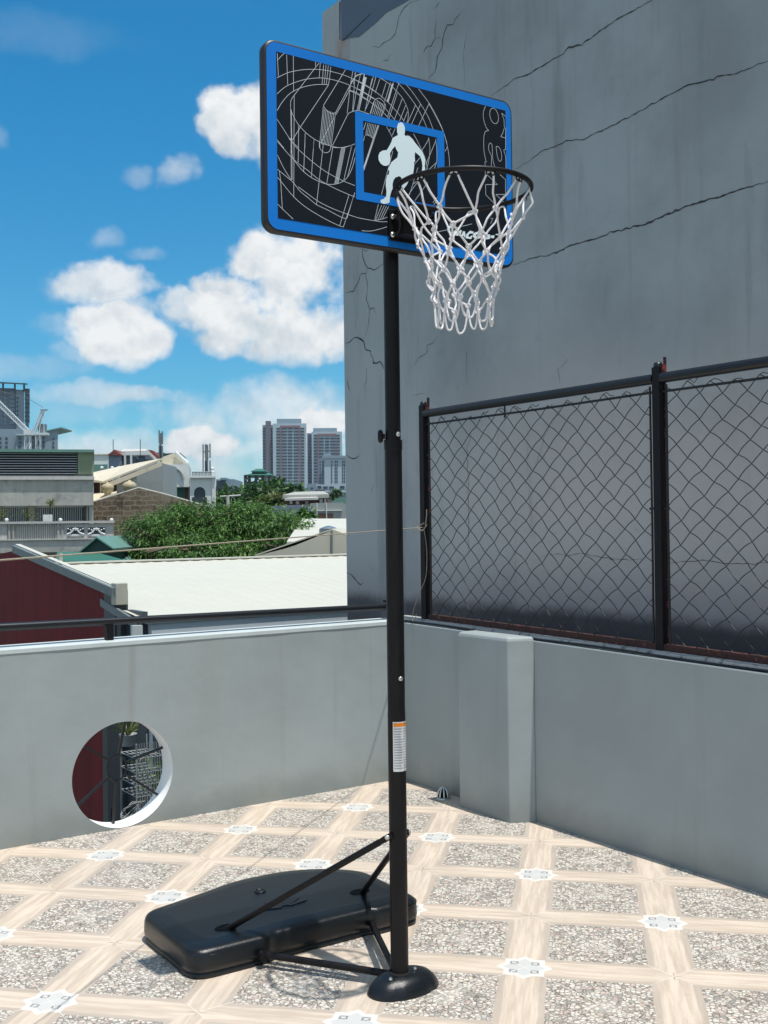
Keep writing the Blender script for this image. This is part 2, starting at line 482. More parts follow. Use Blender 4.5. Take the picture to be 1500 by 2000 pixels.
def building_material():
    m = painted_wall('weathered_grey_render', (0.285, 0.325, 0.345), 0.14, 0.24, None, (1.0, 0.93, 0.86))
    nt = m.node_tree; b = nt.nodes['Principled BSDF']
    tc = nt.nodes.new('ShaderNodeNewGeometry'); o = tc.outputs['Position']
    X, Y, Z = xyz(nt, o)
    col = b.inputs['Base Color'].links[0].from_socket
    # tone turns paler and greyer down the wall; a dark band runs along the foot
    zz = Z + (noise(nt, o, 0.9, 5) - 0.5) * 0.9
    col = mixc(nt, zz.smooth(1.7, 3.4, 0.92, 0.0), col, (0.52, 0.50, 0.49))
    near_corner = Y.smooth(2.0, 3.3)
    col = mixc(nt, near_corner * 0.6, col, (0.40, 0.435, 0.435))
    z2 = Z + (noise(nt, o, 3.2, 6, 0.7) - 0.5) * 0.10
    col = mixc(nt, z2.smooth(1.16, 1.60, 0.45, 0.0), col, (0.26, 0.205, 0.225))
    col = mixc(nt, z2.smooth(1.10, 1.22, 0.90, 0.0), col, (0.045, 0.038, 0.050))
    mps = nt.nodes.new('ShaderNodeMapping'); nt.links.new(o, mps.inputs[0]); mps.inputs['Scale'].default_value = (1, 1, 0.10)
    col = mixc(nt, noise(nt, mps.outputs[0], 3.4, 7, 0.66).smooth(.54, .70) * 0.42, col, (0.115, 0.125, 0.13))
    col = mixc(nt, noise(nt, mps.outputs[0], 1.7, 6, 0.6).smooth(.56, .70) * 0.30, col, (0.36, 0.39, 0.41))
    col = mixc(nt, noise(nt, o, 0.55, 7, 0.68).smooth(.52, .68) * 0.20, col, (0.15, 0.165, 0.18))
    col = mixc(nt, noise(nt, o, 7.0, 7, 0.75).smooth(.58, .70) * 0.16, col, (0.14, 0.15, 0.16))
    # rust run below the parapet end
    rust = ((Y - 3.70).abs() * 9.0).smooth(0.0, 1.0, 1.0, 0.0) * Z.smooth(5.35, 5.75) * Z.smooth(5.75, 5.95, 1.0, 0.0)
    col = mixc(nt, rust * noise(nt, o, 6, 4).smooth(0.3, 0.55), col, (0.36, 0.15, 0.06))
    setcol(nt, b, col)
    return m


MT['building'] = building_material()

# ------------------------------------------------------------------ terrace: floor, parapets
WALL_Y, WALL_X = 2.04, 0.645
mb = MB(); mb.box(-9, 0.80, -9, 2.19, -0.25, 0.0)
struct('terrace_floor', mb, MT['floor'])
GZ = -9.0
mb = MB(); mb.quad((-4000, -4000, GZ), (4000, -4000, GZ), (4000, 4000, GZ), (-4000, 4000, GZ))
struct('ground', mb, mat('city_ground', (0.12, 0.13, 0.11), 0.9, var=0.4, scale=0.02))

# own house under the terrace
mb = MB(); mb.box(-9, 0.80, -9, 2.19, GZ, -0.252)
solo('house', mb, MT['parapet'], 'grey house body that carries the tiled roof terrace', 'house', (-4, -3, GZ))

# parapet with the round opening
HX, HZ, HR = -1.324, 0.3075, 0.3040
Y0, Y1 = WALL_Y, WALL_Y + 0.15
XL, XR, ZT = -9.0, 0.645, 1.066
NS = 72
def circ(y, a): return (HX + HR * cos(a), y, HZ + HR * sin(a))
mb = MB()
for y, fl in ((Y0, False), (Y1, True)):
    right = [(HX, y, 0.0)] + [circ(y, -pi / 2 + pi * k / (NS // 2)) for k in range(NS // 2 + 1)] + [(HX, y, ZT), (XR, y, ZT), (XR, y, 0.0)]
    left = [(HX, y, ZT)] + [circ(y, pi / 2 + pi * k / (NS // 2)) for k in range(NS // 2 + 1)] + [(HX, y, 0.0), (XL, y, 0.0), (XL, y, ZT)]
    for pl in (right, left): mb.poly(pl if fl else pl[::-1])
ring = [circ(Y0, 2 * pi * k / NS) for k in range(NS)] + [circ(Y1, 2 * pi * k / NS) for k in range(NS)]
mb.add(ring, [(k, (k + 1) % NS, NS + (k + 1) % NS, NS + k) for k in range(NS)], True, 1)
mb.quad((XL, Y0, ZT), (XR, Y0, ZT), (XR, Y1, ZT), (XL, Y1, ZT))
mb.quad((XL, Y0, 0), (XL, Y1, 0), (XR, Y1, 0), (XR, Y0, 0)); mb.quad((XL, Y0, 0), (XL, Y0, ZT), (XL, Y1, ZT), (XL, Y1, 0)); mb.quad((XR, Y0, 0), (XR, Y1, 0), (XR, Y1, ZT), (XR, Y0, ZT))
pw = thing('parapet_wall', 'low grey wall with a round barred opening, handrail along its top', 'wall', (-1.5, WALL_Y, 0))
part('wall', mb, [MT['parapet'], MT['hole_reveal']], pw)
mb = MB(); xs = np.linspace(XL, XR - 0.003, 60); 
for i in range(59):
    a, b_ = xs[i], xs[i + 1]; w0 = 0.001 * sin(i * 1.7) + 0.004; w1 = 0.001 * sin((i + 1) * 1.7) + 0.004
    f = [(a, Y0 - w0, ZT), (b_, Y0 - w1, ZT), (b_, Y1 + 0.008, ZT), (a, Y1 + 0.008, ZT)]
    mb.prism([(p[0], p[1], p[2] - 0.012) if k < 2 else p for k, p in enumerate(f)], (0, 0, 0.022))
part('coping', mb, MT['coping'], pw)
# iron grille in the opening
yg = Y0 + 0.105
mb = MB(); mb.tube([(HX + 0.058 * cos(a), yg, HZ + 0.02 + 0.075 * sin(a)) for a in np.linspace(0, 2 * pi, 28)[:-1]], 0.006, 6, closed=True)
for a in (20, 80, 140, 215, 265, 325):
    a = radians(a); 
    mb.bar((HX + 0.06 * cos(a), yg, HZ + 0.02 + 0.076 * sin(a)), (HX + (HR - 0.001) * cos(a), yg, HZ + (HR - 0.001) * sin(a)), 0.014)
part('grille', mb, MT['rail_black'], pw)

# handrail on the parapet
hr = thing('handrail', 'round black pipe handrail running above the low left wall', 'railing', (-1.4, 2.12, ZT))
A, B_ = onY(0, 1225, 2.12), onY(755, 1185, 2.12); dr = (B_ - A).normalized()
A2 = A - dr * 5.0; B2 = A + dr * ((0.70 - A.x) / dr.x)
mb = MB(); mb.tube([A2 + (B2 - A2) * t for t in np.linspace(0, 1, 24)], 0.0225, 14); part('pipe', mb, MT['rail_black'], hr)
P = onY(213, 1250, 2.12)
for xx in (P.x, P.x - 2.6):
    t = (xx - A.x) / dr.x; zz = (A + dr * t).z
    mb = MB(); mb.box(xx - 0.021, xx + 0.021, 2.10, 2.142, ZT + 0.010, zz - 0.012); part('post', mb, MT['post_black'], hr)
mb = MB(); mb.box(0.63, 0.70, 2.075, 2.085, B2.z - 0.05, B2.z + 0.045); mb.box(0.60, 0.70, 2.085, 2.165, B2.z + 0.03, B2.z + 0.045)
part('end_bracket', mb, MT['post_black'], hr)

# right wall, pilaster, cement ledge
def wt(y): return 1.024 + (y + 0.88) * 0.0155
rw = thing('right_wall', 'low grey wall in shade below the wire fence, with a pilaster', 'wall', (0.7, 0.5, 0))
mb = MB(); ys = [-9.0, 0.771, 1.214, 2.19]
prof = [(0.645, -9.0), (0.645, 2.038), (0.80, 2.038), (0.80, -9.0)]
mb.add([(0.645, -9, -.03), (0.645, 2.19, -.03), (0.80, 2.19, -.03), (0.80, -9, -.03), (0.645, -9, wt(-9)), (0.645, 2.19, wt(2.19)), (0.80, 2.19, wt(2.19)), (0.80, -9, wt(-9))],
       [(0, 3, 2, 1), (4, 5, 6, 7), (0, 1, 5, 4), (1, 2, 6, 5), (2, 3, 7, 6), (3, 0, 4, 7)])
part('wall', mb, MT['parapet'], rw, bevel=0.006)
mb = MB(); zp = 1.068
pts = []
for (dz, ins) in ((-.03, 0), (zp - 0.02, 0), (zp - 0.006, 0.004), (zp + 0.004, 0.016)):
    pts.append([(0.505 + ins, 0.768 + ins, dz), (0.6446, 0.690 + ins, dz), (0.6446, 1.230 - ins, dz), (0.505 + ins, 1.230 - ins, dz)])
vs = [p for l in pts for p in l]; fs = [(3, 2, 1, 0), (12, 13, 14, 15)]
for l in range(3):
    for k in range(4): fs.append((l * 4 + k, l * 4 + (k + 1) % 4, l * 4 + 4 + (k + 1) % 4, l * 4 + 4 + k))
mb.add(vs, fs); part('pilaster', mb, MT['parapet'], rw, bevel=0.008)
mb = MB()
ysl = np.linspace(-9, 2.15, 150)
sec = []
for y in ysl:
    z = wt(y); j = 0.004 * sin(y * 9) + 0.003 * sin(y * 23 + 1)
    sec.append([(0.672 + j, y, z + 0.002), (0.676 + j, y, z + 0.026 + j * .6), (0.715, y, z + 0.030), (0.795, y, z + 0.028), (0.797, y, z + 0.002)])
vs = [p for s_ in sec for p in s_]
mb.add(vs, [(i * 5 + k, i * 5 + 5 + k, i * 5 + 6 + k, i * 5 + 1 + k) for i in range(149) for k in range(4)])
part('ledge', mb, MT['cement_ledge'], rw)

# dark cable lying along the step of the right wall
mb = MB(); mb.tube([(0.664 + .003 * sin(y * 6), y, wt(y) + .010 + .003 * sin(y * 4.3 + 1)) for y in np.linspace(-8.5, 2.0, 120)], 0.006, 6)
solo('cable', mb, MT['rail_black'], 'thin black cable lying along the top of the right wall', 'cable', (0.664, 0.5, wt(.5)))

# chain link fence
FX = 0.735
cf = thing('chain_link_fence', 'black framed chain link fence standing on the right wall', 'fence', (FX, 0.8, 1.05))
def zr(y): return 2.476 + 0.0 * y
posts = [1.85, -0.185, -2.22]
for i, y in enumerate(posts):
    zb = wt(y) + 0.028
    mb = MB(); mb.box(FX - 0.025, FX + 0.025, y - 0.025, y + 0.025, zb, 2.535)
    p_ = part('post', mb, MT['post_black'], cf, bevel=0.003)
    mb = MB(); mb.box(FX + 0.012, FX + 0.024, y - 0.029, y - 0.0255, zb, 2.50); mb.box(FX + 0.008, FX + 0.024, y - 0.034, y - 0.0262, 2.48, 2.585); mb.box(FX - 0.012, FX + 0.008, y - 0.034, y - 0.026, 2.50, 2.545)
    part('primer_strip', mb, MT['red_primer'], p_)
    mb = MB(); mb.lathe([(0.004, 0.022), (0.018, 0.018), (0.024, 0.008), (0.024, -0.004)], (FX - 0.002, y, 2.541), 12); part('cap', mb, MT['steel'] if i < 0 else MT['rail_black'], p_)
for a, b_ in ((posts[1] + 0.026, posts[0] - 0.02), (posts[2], posts[1] - 0.026)):
    mb = MB(); mb.tube([(FX - 0.004, a + (b_ - a) * t, zr(0)) for t in np.linspace(0, 1, 8)], 0.0275, 14); part('top_rail', mb, MT['rail_black'], cf)
mb = MB()
for y0 in np.linspace(-2.2, 1.80, 26)[:-1]:
    y1 = y0 + 4.0 / 25 + 0.0; j = random.uniform(-.002, .002)
    mb.prism([(FX - 0.020 + j, y0, wt(y0) + 0.031), (FX + 0.02, y0, wt(y0) + 0.031), (FX + 0.02, y1, wt(y1) + 0.031), (FX - 0.020 + j, y1, wt(y1) + 0.031)], (0, 0, 0.034))
part('base_angle', mb, MT['rust_base'], cf)

def mesh_panel(y_hi, y_lo):
    CW, CHh = 0.145, 0.124
    ztop, zbot = 2.405, 1.085
    mb = MB()      # frame rods
    for y in (y_hi, y_lo): mb.tube([(FX - 0.004, y, zbot), (FX - 0.004, y + random.uniform(-.006, .006), 1.7), (FX - 0.004, y, ztop + 0.035)], 0.006, 6)
    mb.tube([(FX - 0.004, y_hi + 0.03, ztop), (FX - 0.004, (y_hi + y_lo) / 2, ztop - 0.004), (FX - 0.004, y_lo - 0.03, ztop + 0.002)], 0.007, 6)
    mb.tube([(FX - 0.004, y_hi - (y_hi - y_lo) * 0.4, ztop - 0.03), (FX - 0.004, y_hi - (y_hi - y_lo) * 0.4, zr(0) - 0.02)], 0.006, 6)
    for z in (1.80,): mb.tube([(FX - 0.006, y_lo + 0.01, z), (FX - 0.006, y_lo - 0.045, z)], 0.007, 6); mb.tube([(FX - 0.006, y_hi - 0.01, z), (FX - 0.006, y_hi + 0.045, z)], 0.007, 6)
    part('frame_rod', mb, MT['rail_black'], cf)
    mb = MB(); nw = int((y_hi - y_lo) / CW) + 2; nr = int((ztop - zbot) / (CHh / 2)) + 2
    jit = {}
    def node(i, k):
        key = (i, k)
        if key not in jit:
            yb = y_hi - (i * CW / 2)
            zb = ztop + 0.02 - k * CHh / 2
            sag = 0.010 * sin(i * .7 + k * .31)
            # the wire is pulled out of true low down and near the far post
            jit[key] = (yb + random.gauss(0, .003) + 0.010 * sin(k * .4 + i * .15), zb + random.gauss(0, .004) + sag)
        return jit[key]
    for w in range(nw * 2 + 1):
        # each wire zigzags between column w and w+1
        pts = []
        for k in range(nr + 1):
            i = w if (w + k) % 2 == 0 else w + 1
            y, z = node(i, k)
            pts.append((y, z))
        path = []
        for k in range(len(pts) - 1):
            (ya, za), (yb, zb) = pts[k], pts[k + 1]
            for t in (0, .12, .3, .5, .7, .88):
                bow = 0.012 * sin(pi * t) * (1 if k % 2 == 0 else -1)
                y = ya + (yb - ya) * t; z = za + (zb - za) * t + 0.0045 * sin(pi * t)
                path.append((FX - 0.010 + 0.004 * cos(pi * t) * (1 if k % 2 else -1), y - bow * 0.3, z))
        path.append((FX - 0.010, pts[-1][0], pts[-1][1]))
        seg = []
        for p in path:
            if y_lo - 0.012 <= p[1] <= y_hi + 0.012 and p[2] > wt(p[1]) + 0.045: seg.append(p)
            else:
                if len(seg) > 1: mb.tube(seg, 0.0025, 5, cap=False)
                seg = []
        if len(seg) > 1: mb.tube(seg, 0.0025, 5, cap=False)
        # twisted ends over the top rod
        i = w; y, z = node(i, 0)
        if w % 2 == 0 and y_lo < y < y_hi:
            e = random.uniform(.02, .05)
            mb.tube([(FX - 0.012, y, z), (FX - 0.016, y - e * .5, z + random.uniform(.0, .012)), (FX - 0.008, y - e, z + random.uniform(-.02, .004)), (FX, y - e * 1.4, z + random.uniform(-.02, .02))], 0.0022, 5, cap=False)
    part('wire_mesh', mb, MT['wire'], cf)
mesh_panel(1.85 - 0.062, -0.185 + 0.055)
mesh_panel(-0.185 - 0.055, -2.22 + 0.055)

# clothes rope from the corner post towards the near left, and its loose tail
TIE = Vector((FX - 0.03, 1.83, onX(832, 1030, FX - 0.03).z))
rd = Vector((-1, -0.768, 0)); end = TIE + rd * 5.2; end.z = 1.615
path = []
for t in np.linspace(0, 1, 60):
    p = TIE.lerp(end, t); p.z -= 0.0 * 4 * t * (1 - t); path.append(p)
mb = MB(); mb.tube(path, 0.0029, 7)
tail = [TIE + Vector((0, -.02, .0)), TIE + Vector((-.01, -.05, .07)), TIE + Vector((-.012, -.055, .12))]
mb.tube(tail, 0.004, 6)
mb.tube(smooth_path([TIE + Vector((0, -.01, .03)), TIE + Vector((-.035, .02, .0)), TIE + Vector((-.03, -.03, -.02)), TIE + Vector((.0, -.04, .02))], 5), 0.004, 6)
mb.tube(smooth_path([TIE + Vector((-.01, -.02, -.01)), TIE + Vector((-.02, -.06, -.15)), TIE + Vector((-.02, -.05, -.32)), TIE + Vector((-.03, 0, -.42)), TIE + Vector((-.04, .05, -.52)), TIE + Vector((-.05, .07, -.60)), TIE + Vector((-.06, .045, -.625)), TIE + Vector((-.05, .02, -.58))], 6), 0.0022, 5)
solo('clothes_rope', mb, MT['rope'], 'thin pale rope tied to the corner fence post, crossing the view to the left', 'rope', tuple(TIE))

# little metal floor strainer by the pilaster
P = onZ(866, 1559, 0)
mb = MB()
mb.lathe([(0.045, 0.0), (0.045, 0.006), (0.034, 0.008)], P, 20)
for k in range(9):
    a = 2 * pi * k / 9
    mb.tube([P + Vector((0.038 * cos(a) * cos(t), 0.038 * sin(a) * cos(t), 0.012 + 0.058 * sin(t))) for t in np.linspace(0, pi / 2, 8)], 0.006, 5)
mb.ball(P + Vector((0, 0, 0.068)), 0.014, 10, 0.6)
mb.lathe([(0.030, 0.006), (0.028, 0.04), (0.012, 0.06)], P, 16, mi=1)
solo('floor_drain_strainer', mb, [MT['steel'], MT['void']], 'small domed metal drain strainer on the tiles at the foot of the right wall', 'drain cover', tuple(P))

# ------------------------------------------------------------------ big grey building on the right
BX, CY = 1.30, 3.71
bd = thing('grey_building', 'tall cracked grey rendered building rising behind the wire fence', 'building', (6, -4, GZ))
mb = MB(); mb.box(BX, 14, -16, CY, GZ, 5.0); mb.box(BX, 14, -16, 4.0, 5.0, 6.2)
def bp(x, y): p = onX(x, y, BX); p.x = BX - 0.002; return p
CRK = [  # pixel polylines, width in mm at start and end
 ([(960, 186), (1010, 152), (1030, 146), (1060, 128), (1095, 108), (1110, 92), (1136, 88), (1148, 78), (1200, 40), (1240, 20), (1285, -8)], 7),
 ([(1000, 334), (1030, 318), (1055, 296), (1090, 284), (1105, 275), (1140, 274), (1160, 262), (1215, 236), (1280, 200), (1340, 168), (1400, 152), (1440, 142), (1510, 116)], 6),
 ([(1003, 517), (1040, 504), (1080, 496), (1120, 478), (1180, 462), (1200, 452), (1260, 438), (1300, 420), (1360, 396), (1400, 386), (1440, 372), (1510, 352)], 9),
 ([(820, 0), (800, 6), (790, 14), (778, 38), (774, 62), (771, 70), (748, 84), (740, 94), (733, 90), (726, 92)], 5),
 ([(900, 22), (884, 46), (874, 50), (868, 64), (866, 80), (858, 104), (854, 124), (850, 140), (836, 152)], 6),
 ([(866, 74), (850, 74), (842, 90), (832, 92), (828, 104)], 5), ([(850, 74), (850, 40)], 3),
 ([(765, 106), (758, 118), (748, 120)], 3), ([(860, 4), (846, 20)], 3), ([(912, 60), (906, 100), (908, 170)], 2),
 ([(706, 486), (708, 502), (718, 524), (732, 526), (752, 514)], 5), ([(704, 486), (714, 490), (724, 482)], 3),
 ([(718, 524), (716, 534), (704, 536), (698, 552), (690, 569), (676, 572)], 5), ([(716, 534), (718, 560), (716, 590), (722, 604), (730, 602), (735, 614)], 4),
 ([(722, 604), (718, 640), (712, 664)], 2),
 ([(674, 670), (684, 668), (690, 660), (700, 658), (711, 668), (714, 682), (724, 686), (730, 710), (742, 708), (750, 718), (757, 716)], 7),
 ([(716, 716), (714, 770)], 2), ([(677, 742), (684, 764)], 4), ([(677, 890), (690, 898), (702, 890)], 4),
 ([(733, 944), (724, 964)], 2), ([(852, 660), (848, 666), (836, 676), (832, 692), (816, 698), (806, 716)], 3),
 ([(677, 1120), (694, 1130), (704, 1142), (712, 1138)], 5), ([(704, 1142), (702, 1180)], 2),
 ([(1058, 1086), (1090, 1082), (1110, 1086), (1140, 1080), (1180, 1090), (1230, 1094), (1265, 1092)], 3), ([(1300, 1100), (1380, 1094), (1420, 1102), (1510, 1098)], 3),
 ([(925, 830), (912, 880), (916, 960), (915, 1090)], 3), ([(1098, 790), (1066, 850), (1042, 920)], 2), ([(912, 680), (911, 752)], 2),
 ([(806, 772), (830, 770)], 2), ([(1110, 700), (1090, 722), (1094, 750)], 2)]
for pl, wmm in CRK:
    pts = []
    for k in range(len(pl) - 1):
        n = max(2, int(math.dist(pl[k], pl[k + 1]) / 7))
        for t in range(n):
            f = t / n; pts.append((pl[k][0] + (pl[k + 1][0] - pl[k][0]) * f + random.gauss(0, .9), pl[k][1] + (pl[k + 1][1] - pl[k][1]) * f + random.gauss(0, 1.1)))
    pts.append(pl[-1])
    P3 = [bp(*p) for p in pts]; n = len(P3)
    ws = [wmm * (0.0019 if pl[0][0] < 760 else 0.0013) * (0.35 + 0.9 * random.random()) * (min(1, 0.25 + 4 * min(i, n - 1 - i) / n)) for i in range(n)]
    mb.ribbon(P3, ws, (-1, 0, 0), mi=1)
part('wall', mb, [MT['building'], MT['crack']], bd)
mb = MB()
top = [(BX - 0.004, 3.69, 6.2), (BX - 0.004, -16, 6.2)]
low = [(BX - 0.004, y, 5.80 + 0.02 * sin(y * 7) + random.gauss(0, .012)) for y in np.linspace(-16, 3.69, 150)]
mb.prism([low[-1], (BX - .004, 3.69, 6.2), (BX - .004, -16, 6.2)] + low[:-1], (0.003, 0, 0)); part('upper_band', mb, MT['patch'], bd)  # darker blue-grey band with a wavy lower edge
mb = MB(); a, b_ = bp(671, 79), bp(726, 26); a.x -= .004; b_.x -= .004; mb.ribbon([a, b_], [.012, .006], (-1, 0, 0))
c_, d_ = bp(664, 4), bp(664, 78); mb.ribbon([c_, d_], [.02, .012], (-1, 0, 0)); part('joint', mb, MT['crack'], bd)

# ------------------------------------------------------------------ basketball hoop (local frame: origin at the pole foot, +Y towards the water tank)
HP = Vector((-1.328, -0.705, 0)) + FH * 0.04; HRZ = -0.024
hoop = thing('basketball_hoop', 'portable basketball hoop with blue and black backboard on a black wheeled base', 'basketball hoop', tuple(HP), rz=HRZ)
HM = Matrix.Rotation(HRZ, 4, 'Z'); HM.translation = HP; HI = HM.inverted()
ex, ey = HM.to_3x3() @ Vector((1, 0, 0)), HM.to_3x3() @ Vector((0, 1, 0))
def hz(x, y, z): return HI @ onZ(x, y, z)
BYL = -0.100                                       # front face of the board
BP0 = HM @ Vector((0, BYL, 0))
def bpx(x, y, lift=0.0):
    p = HI @ on(x, y, ey, BP0); p.y = BYL - lift; return p

# pole
mb = MB()
mb.tube([(0, 0, 0.03), (0, 0, 1.03)], 0.0335, 28); mb.tube([(0, 0, 1.00), (0, 0, 2.03)], 0.0327, 28); mb.tube([(0, 0, 2.0), (0, 0, 2.92)], 0.0290, 28)
mb.tube([(0, 0, 2.015), (0, 0, 2.05)], 0.0345, 28)
pole = part('pole', mb, MT['pole_black'], hoop, True)
def bolt(p, d, r=0.009, h=0.006):
    mb = MB(); d = Vector(d).normalized(); p = Vector(p)
    mb.tube([p, p + d * h * .6, p + d * h], [r, r, r * .6], 14)
    return mb
# camera-side direction from the pole
cd = (HI.to_3x3() @ (CP - HP)); cd.z = 0; cd.normalize(); cside = Vector((-cd.y, cd.x, 0))   # cside: to image right? fixed below
if (HM.to_3x3() @ cside).dot(RH) < 0: cside = -cside
def on_pole(frac, z, r): return (cside * frac + cd * sqrt(max(0, 1 - frac * frac))) * r + Vector((0, 0, z))
for z, fr_, r in ((2.07, 0.55, 0.034), (1.16, 0.5, 0.0327)):
    p = on_pole(fr_, z, r); part('bolt', bolt(p, (p.x, p.y, 0)), MT['steel'], pole, True)
mb = MB(); kp = on_pole(-1.0, 2.065, 0.03); kd = Vector((kp.x, kp.y, 0)).normalized()
mb.tube([kp, kp + kd * 0.012], 0.010, 10); mb.tube([kp + kd * 0.008, kp + kd * 0.013, kp + kd * 0.022, kp + kd * 0.027], [0.017, 0.025, 0.025, 0.018], 16)
part('knob', mb, MT['pole_black'], pole, True)
# warning sticker, wrapped on the pole
def wrap(f0, f1, z0, z1, r, n=10):
    a0, a1 = math.asin(f0), math.asin(min(f1, 1)) if f1 <= 1 else pi / 2 + (f1 - 1)
    vs = []
    for k in range(n + 1):
        a = a0 + (a1 - a0) * k / n; d = cside * sin(a) + cd * cos(a)
        vs += [d * r + Vector((0, 0, z0)), d * r + Vector((0, 0, z1))]
    return vs, [(2 * k, 2 * k + 2, 2 * k + 3, 2 * k + 1) for k in range(n)]
mb = MB(); v_, f_ = wrap(-0.42, 1.2, 0.816, 1.000, 0.0342); mb.add(v_, f_, True)
lab = part('warning_label', mb, MT['label_white'], pole, True)
mb = MB(); v_, f_ = wrap(-0.36, 1.15, 0.982, 0.996, 0.03435); mb.add(v_, f_, True); part('orange_band', mb, MT['label_orange'], pole, True)
mb = MB()
for k, z in enumerate(np.linspace(0.826, 0.972, 16)):
    v_, f_ = wrap(-0.30, random.uniform(.45, .62), z, z + 0.0045, 0.0344, 6); mb.add(v_, f_, True)
    v_, f_ = wrap(0.72, random.uniform(.9, 1.05), z, z + 0.0035, 0.0344, 6); mb.add(v_, f_, True)
part('label_lines', mb, MT['label_print'], pole, True)

# foot cover
mb = MB(); seg = 48; layers = [(1.0, 0.0), (0.995, 0.008), (0.95, 0.022), (0.86, 0.038), (0.74, 0.052), (0.56, 0.062), (0.32, 0.066), (0.05, 0.067)]
vs = []
for (s_, z) in layers:
    for k in range(seg):
        a = 2 * pi * k / seg; x, y = cos(a), sin(a)
        rx = 0.147 * (abs(x) ** 0.9) * (1 if x > 0 else -1); ry = 0.086 * (abs(y) ** 0.9) * (1 if y > 0 else -1) * (1.15 if y < 0 else 0.9)
        notch = 1 - 0.05 * math.exp(-((a - 1.5 * pi + 0.55) / 0.06) ** 2) - 0.05 * math.exp(-((a - 1.5 * pi - 0.55) / 0.06) ** 2)
        vs.append((rx * s_ * notch + 0.012, ry * s_ * notch + 0.0, z * (0.93 + 0.07 * notch)))
fs = [(l * seg + k, l * seg + (k + 1) % seg, (l + 1) * seg + (k + 1) % seg, (l + 1) * seg + k) for l in range(len(layers) - 1) for k in range(seg)]
mb.add(vs, fs, True); mb.add(vs[-seg:], [tuple(range(seg))], True); mb.add(vs[:seg], [tuple(range(seg))[::-1]], False)
foot = part('foot_cover', mb, MT['plastic'], hoop, True)
mb = MB(); mb.lathe([(0.043, 0.0640), (0.041, 0.0685), (0.03, 0.0688)], (0, 0, 0), 24); part('collar', mb, MT['void'], foot, True)
for p in (hz(763, 1913, 0.062), hz(810, 1893, 0.066)): part('bolt', bolt(p, (0, -.2, 1), 0.007, 0.008), MT['steel'], foot, True)

# water tank base
TX0, TX1, TY0, TY1 = -0.600, 0.570, 0.522, 1.225
CORN = [(-.60, .522, .12), (-.27, .522, .02), (-.24, .538, .02), (.22, .538, .02), (.25, .522, .02), (.478, .522, .10), (.478, 1.0, .10), (.34, 1.15, .12), (.15, 1.225, .10), (-.10, 1.225, .10), (-.30, 1.155, .10), (-.60, 1.07, .09)]
def round_poly(c, n=7):
    o = []; m = len(c)
    for i in range(m):
        p = Vector(c[i][:2]); a = Vector(c[i - 1][:2]) - p; b_ = Vector(c[(i + 1) % m][:2]) - p
        la, lb = a.length, b_.length; a.normalize(); b_.normalize()
        t = min(c[i][2] * 0.8, la * .48, lb * .48)
        p0, p1 = p + a * t, p + b_ * t
        for k in range(n + 1):
            f = k / n; o.append((1 - f) ** 2 * p0 + 2 * f * (1 - f) * p + f * f * p1)
    return o
BASE0 = round_poly(CORN)
def outline(ins):
    cx, cy, hx, hy = -.061, .873, .539, .351
    return [(cx + (p.x - cx) * (1 - ins / hx), cy + (p.y - cy) * (1 - ins / hy)) for p in BASE0]
lay = [(0.012, 0.0), (0.004, 0.005), (0.004, 0.018), (0.009, 0.020), (0.009, 0.024), (0.002, 0.027), (0.0, 0.045), (0.002, 0.084), (0.005, 0.096), (0.011, 0.105), (0.021, 0.111), (0.040, 0.115), (0.085, 0.119)]
mb = MB(); vs = []; n = len(outline(0))
TKO = HI.to_3x3() @ (FH * 0.04)
def tk(p):   # the tank sits very slightly turned behind the pole
    return Vector((p[0] - TKO.x, p[1] - TKO.y, p[2]))
for ins, z in lay: vs += [tk((x, y, z)) for x, y in outline(ins)]
fs = [(l * n + k, l * n + (k + 1) % n, (l + 1) * n + (k + 1) % n, (l + 1) * n + k) for l in range(len(lay) - 1) for k in range(n)]
mb.add(vs, fs, True); mb.add(vs[-n:], [tuple(range(n))], False); mb.add(vs[:n], [tuple(range(n))[::-1]], False)
tank = part('water_tank', mb, MT['plastic'], hoop, True)
# brace sockets, filler cap, moulded sun, corner ribs
S1, S2 = hz(447, 1812, 0.119), hz(708, 1742, 0.119)
for s_ in (S1, S2):
    mb = MB(); mb.lathe([(0.040, 0.1195), (0.036, 0.1225), (0.034, 0.1210), (0.001, 0.1205)], (s_.x - 0.008, s_.y + 0.01, 0), 24, sx=1.25, sy=0.72); part('brace_socket', mb, MT['void'], tank, True)  # black disc carries the hole's shade; the tank has no opening here
c_ = hz(508, 1741, 0.119)
mb = MB(); mb.lathe([(0.026, 0.1195), (0.026, 0.124), (0.019, 0.126), (0.018, 0.123), (0.001, 0.123)], (c_.x, c_.y, 0), 24); part('filler_cap', mb, MT['plastic'], tank, True)
mb = MB(); c_ = hz(560, 1772, 0.119)
for k in range(7):
    a = radians(20 + 23 * k); u = Vector((cos(a), sin(a), 0)); w_ = Vector((-sin(a), cos(a), 0))
    q = [c_ + u * .02 - w_ * .005, c_ + u * .02 + w_ * .005, c_ + u * .11 + w_ * .017, c_ + u * .11 - w_ * .017]
    mb.prism([(p.x, p.y, 0.1192) for p in q], (0, 0, 0.003))
part('sun_relief', mb, MT['plastic'], tank, True)
mb = MB()
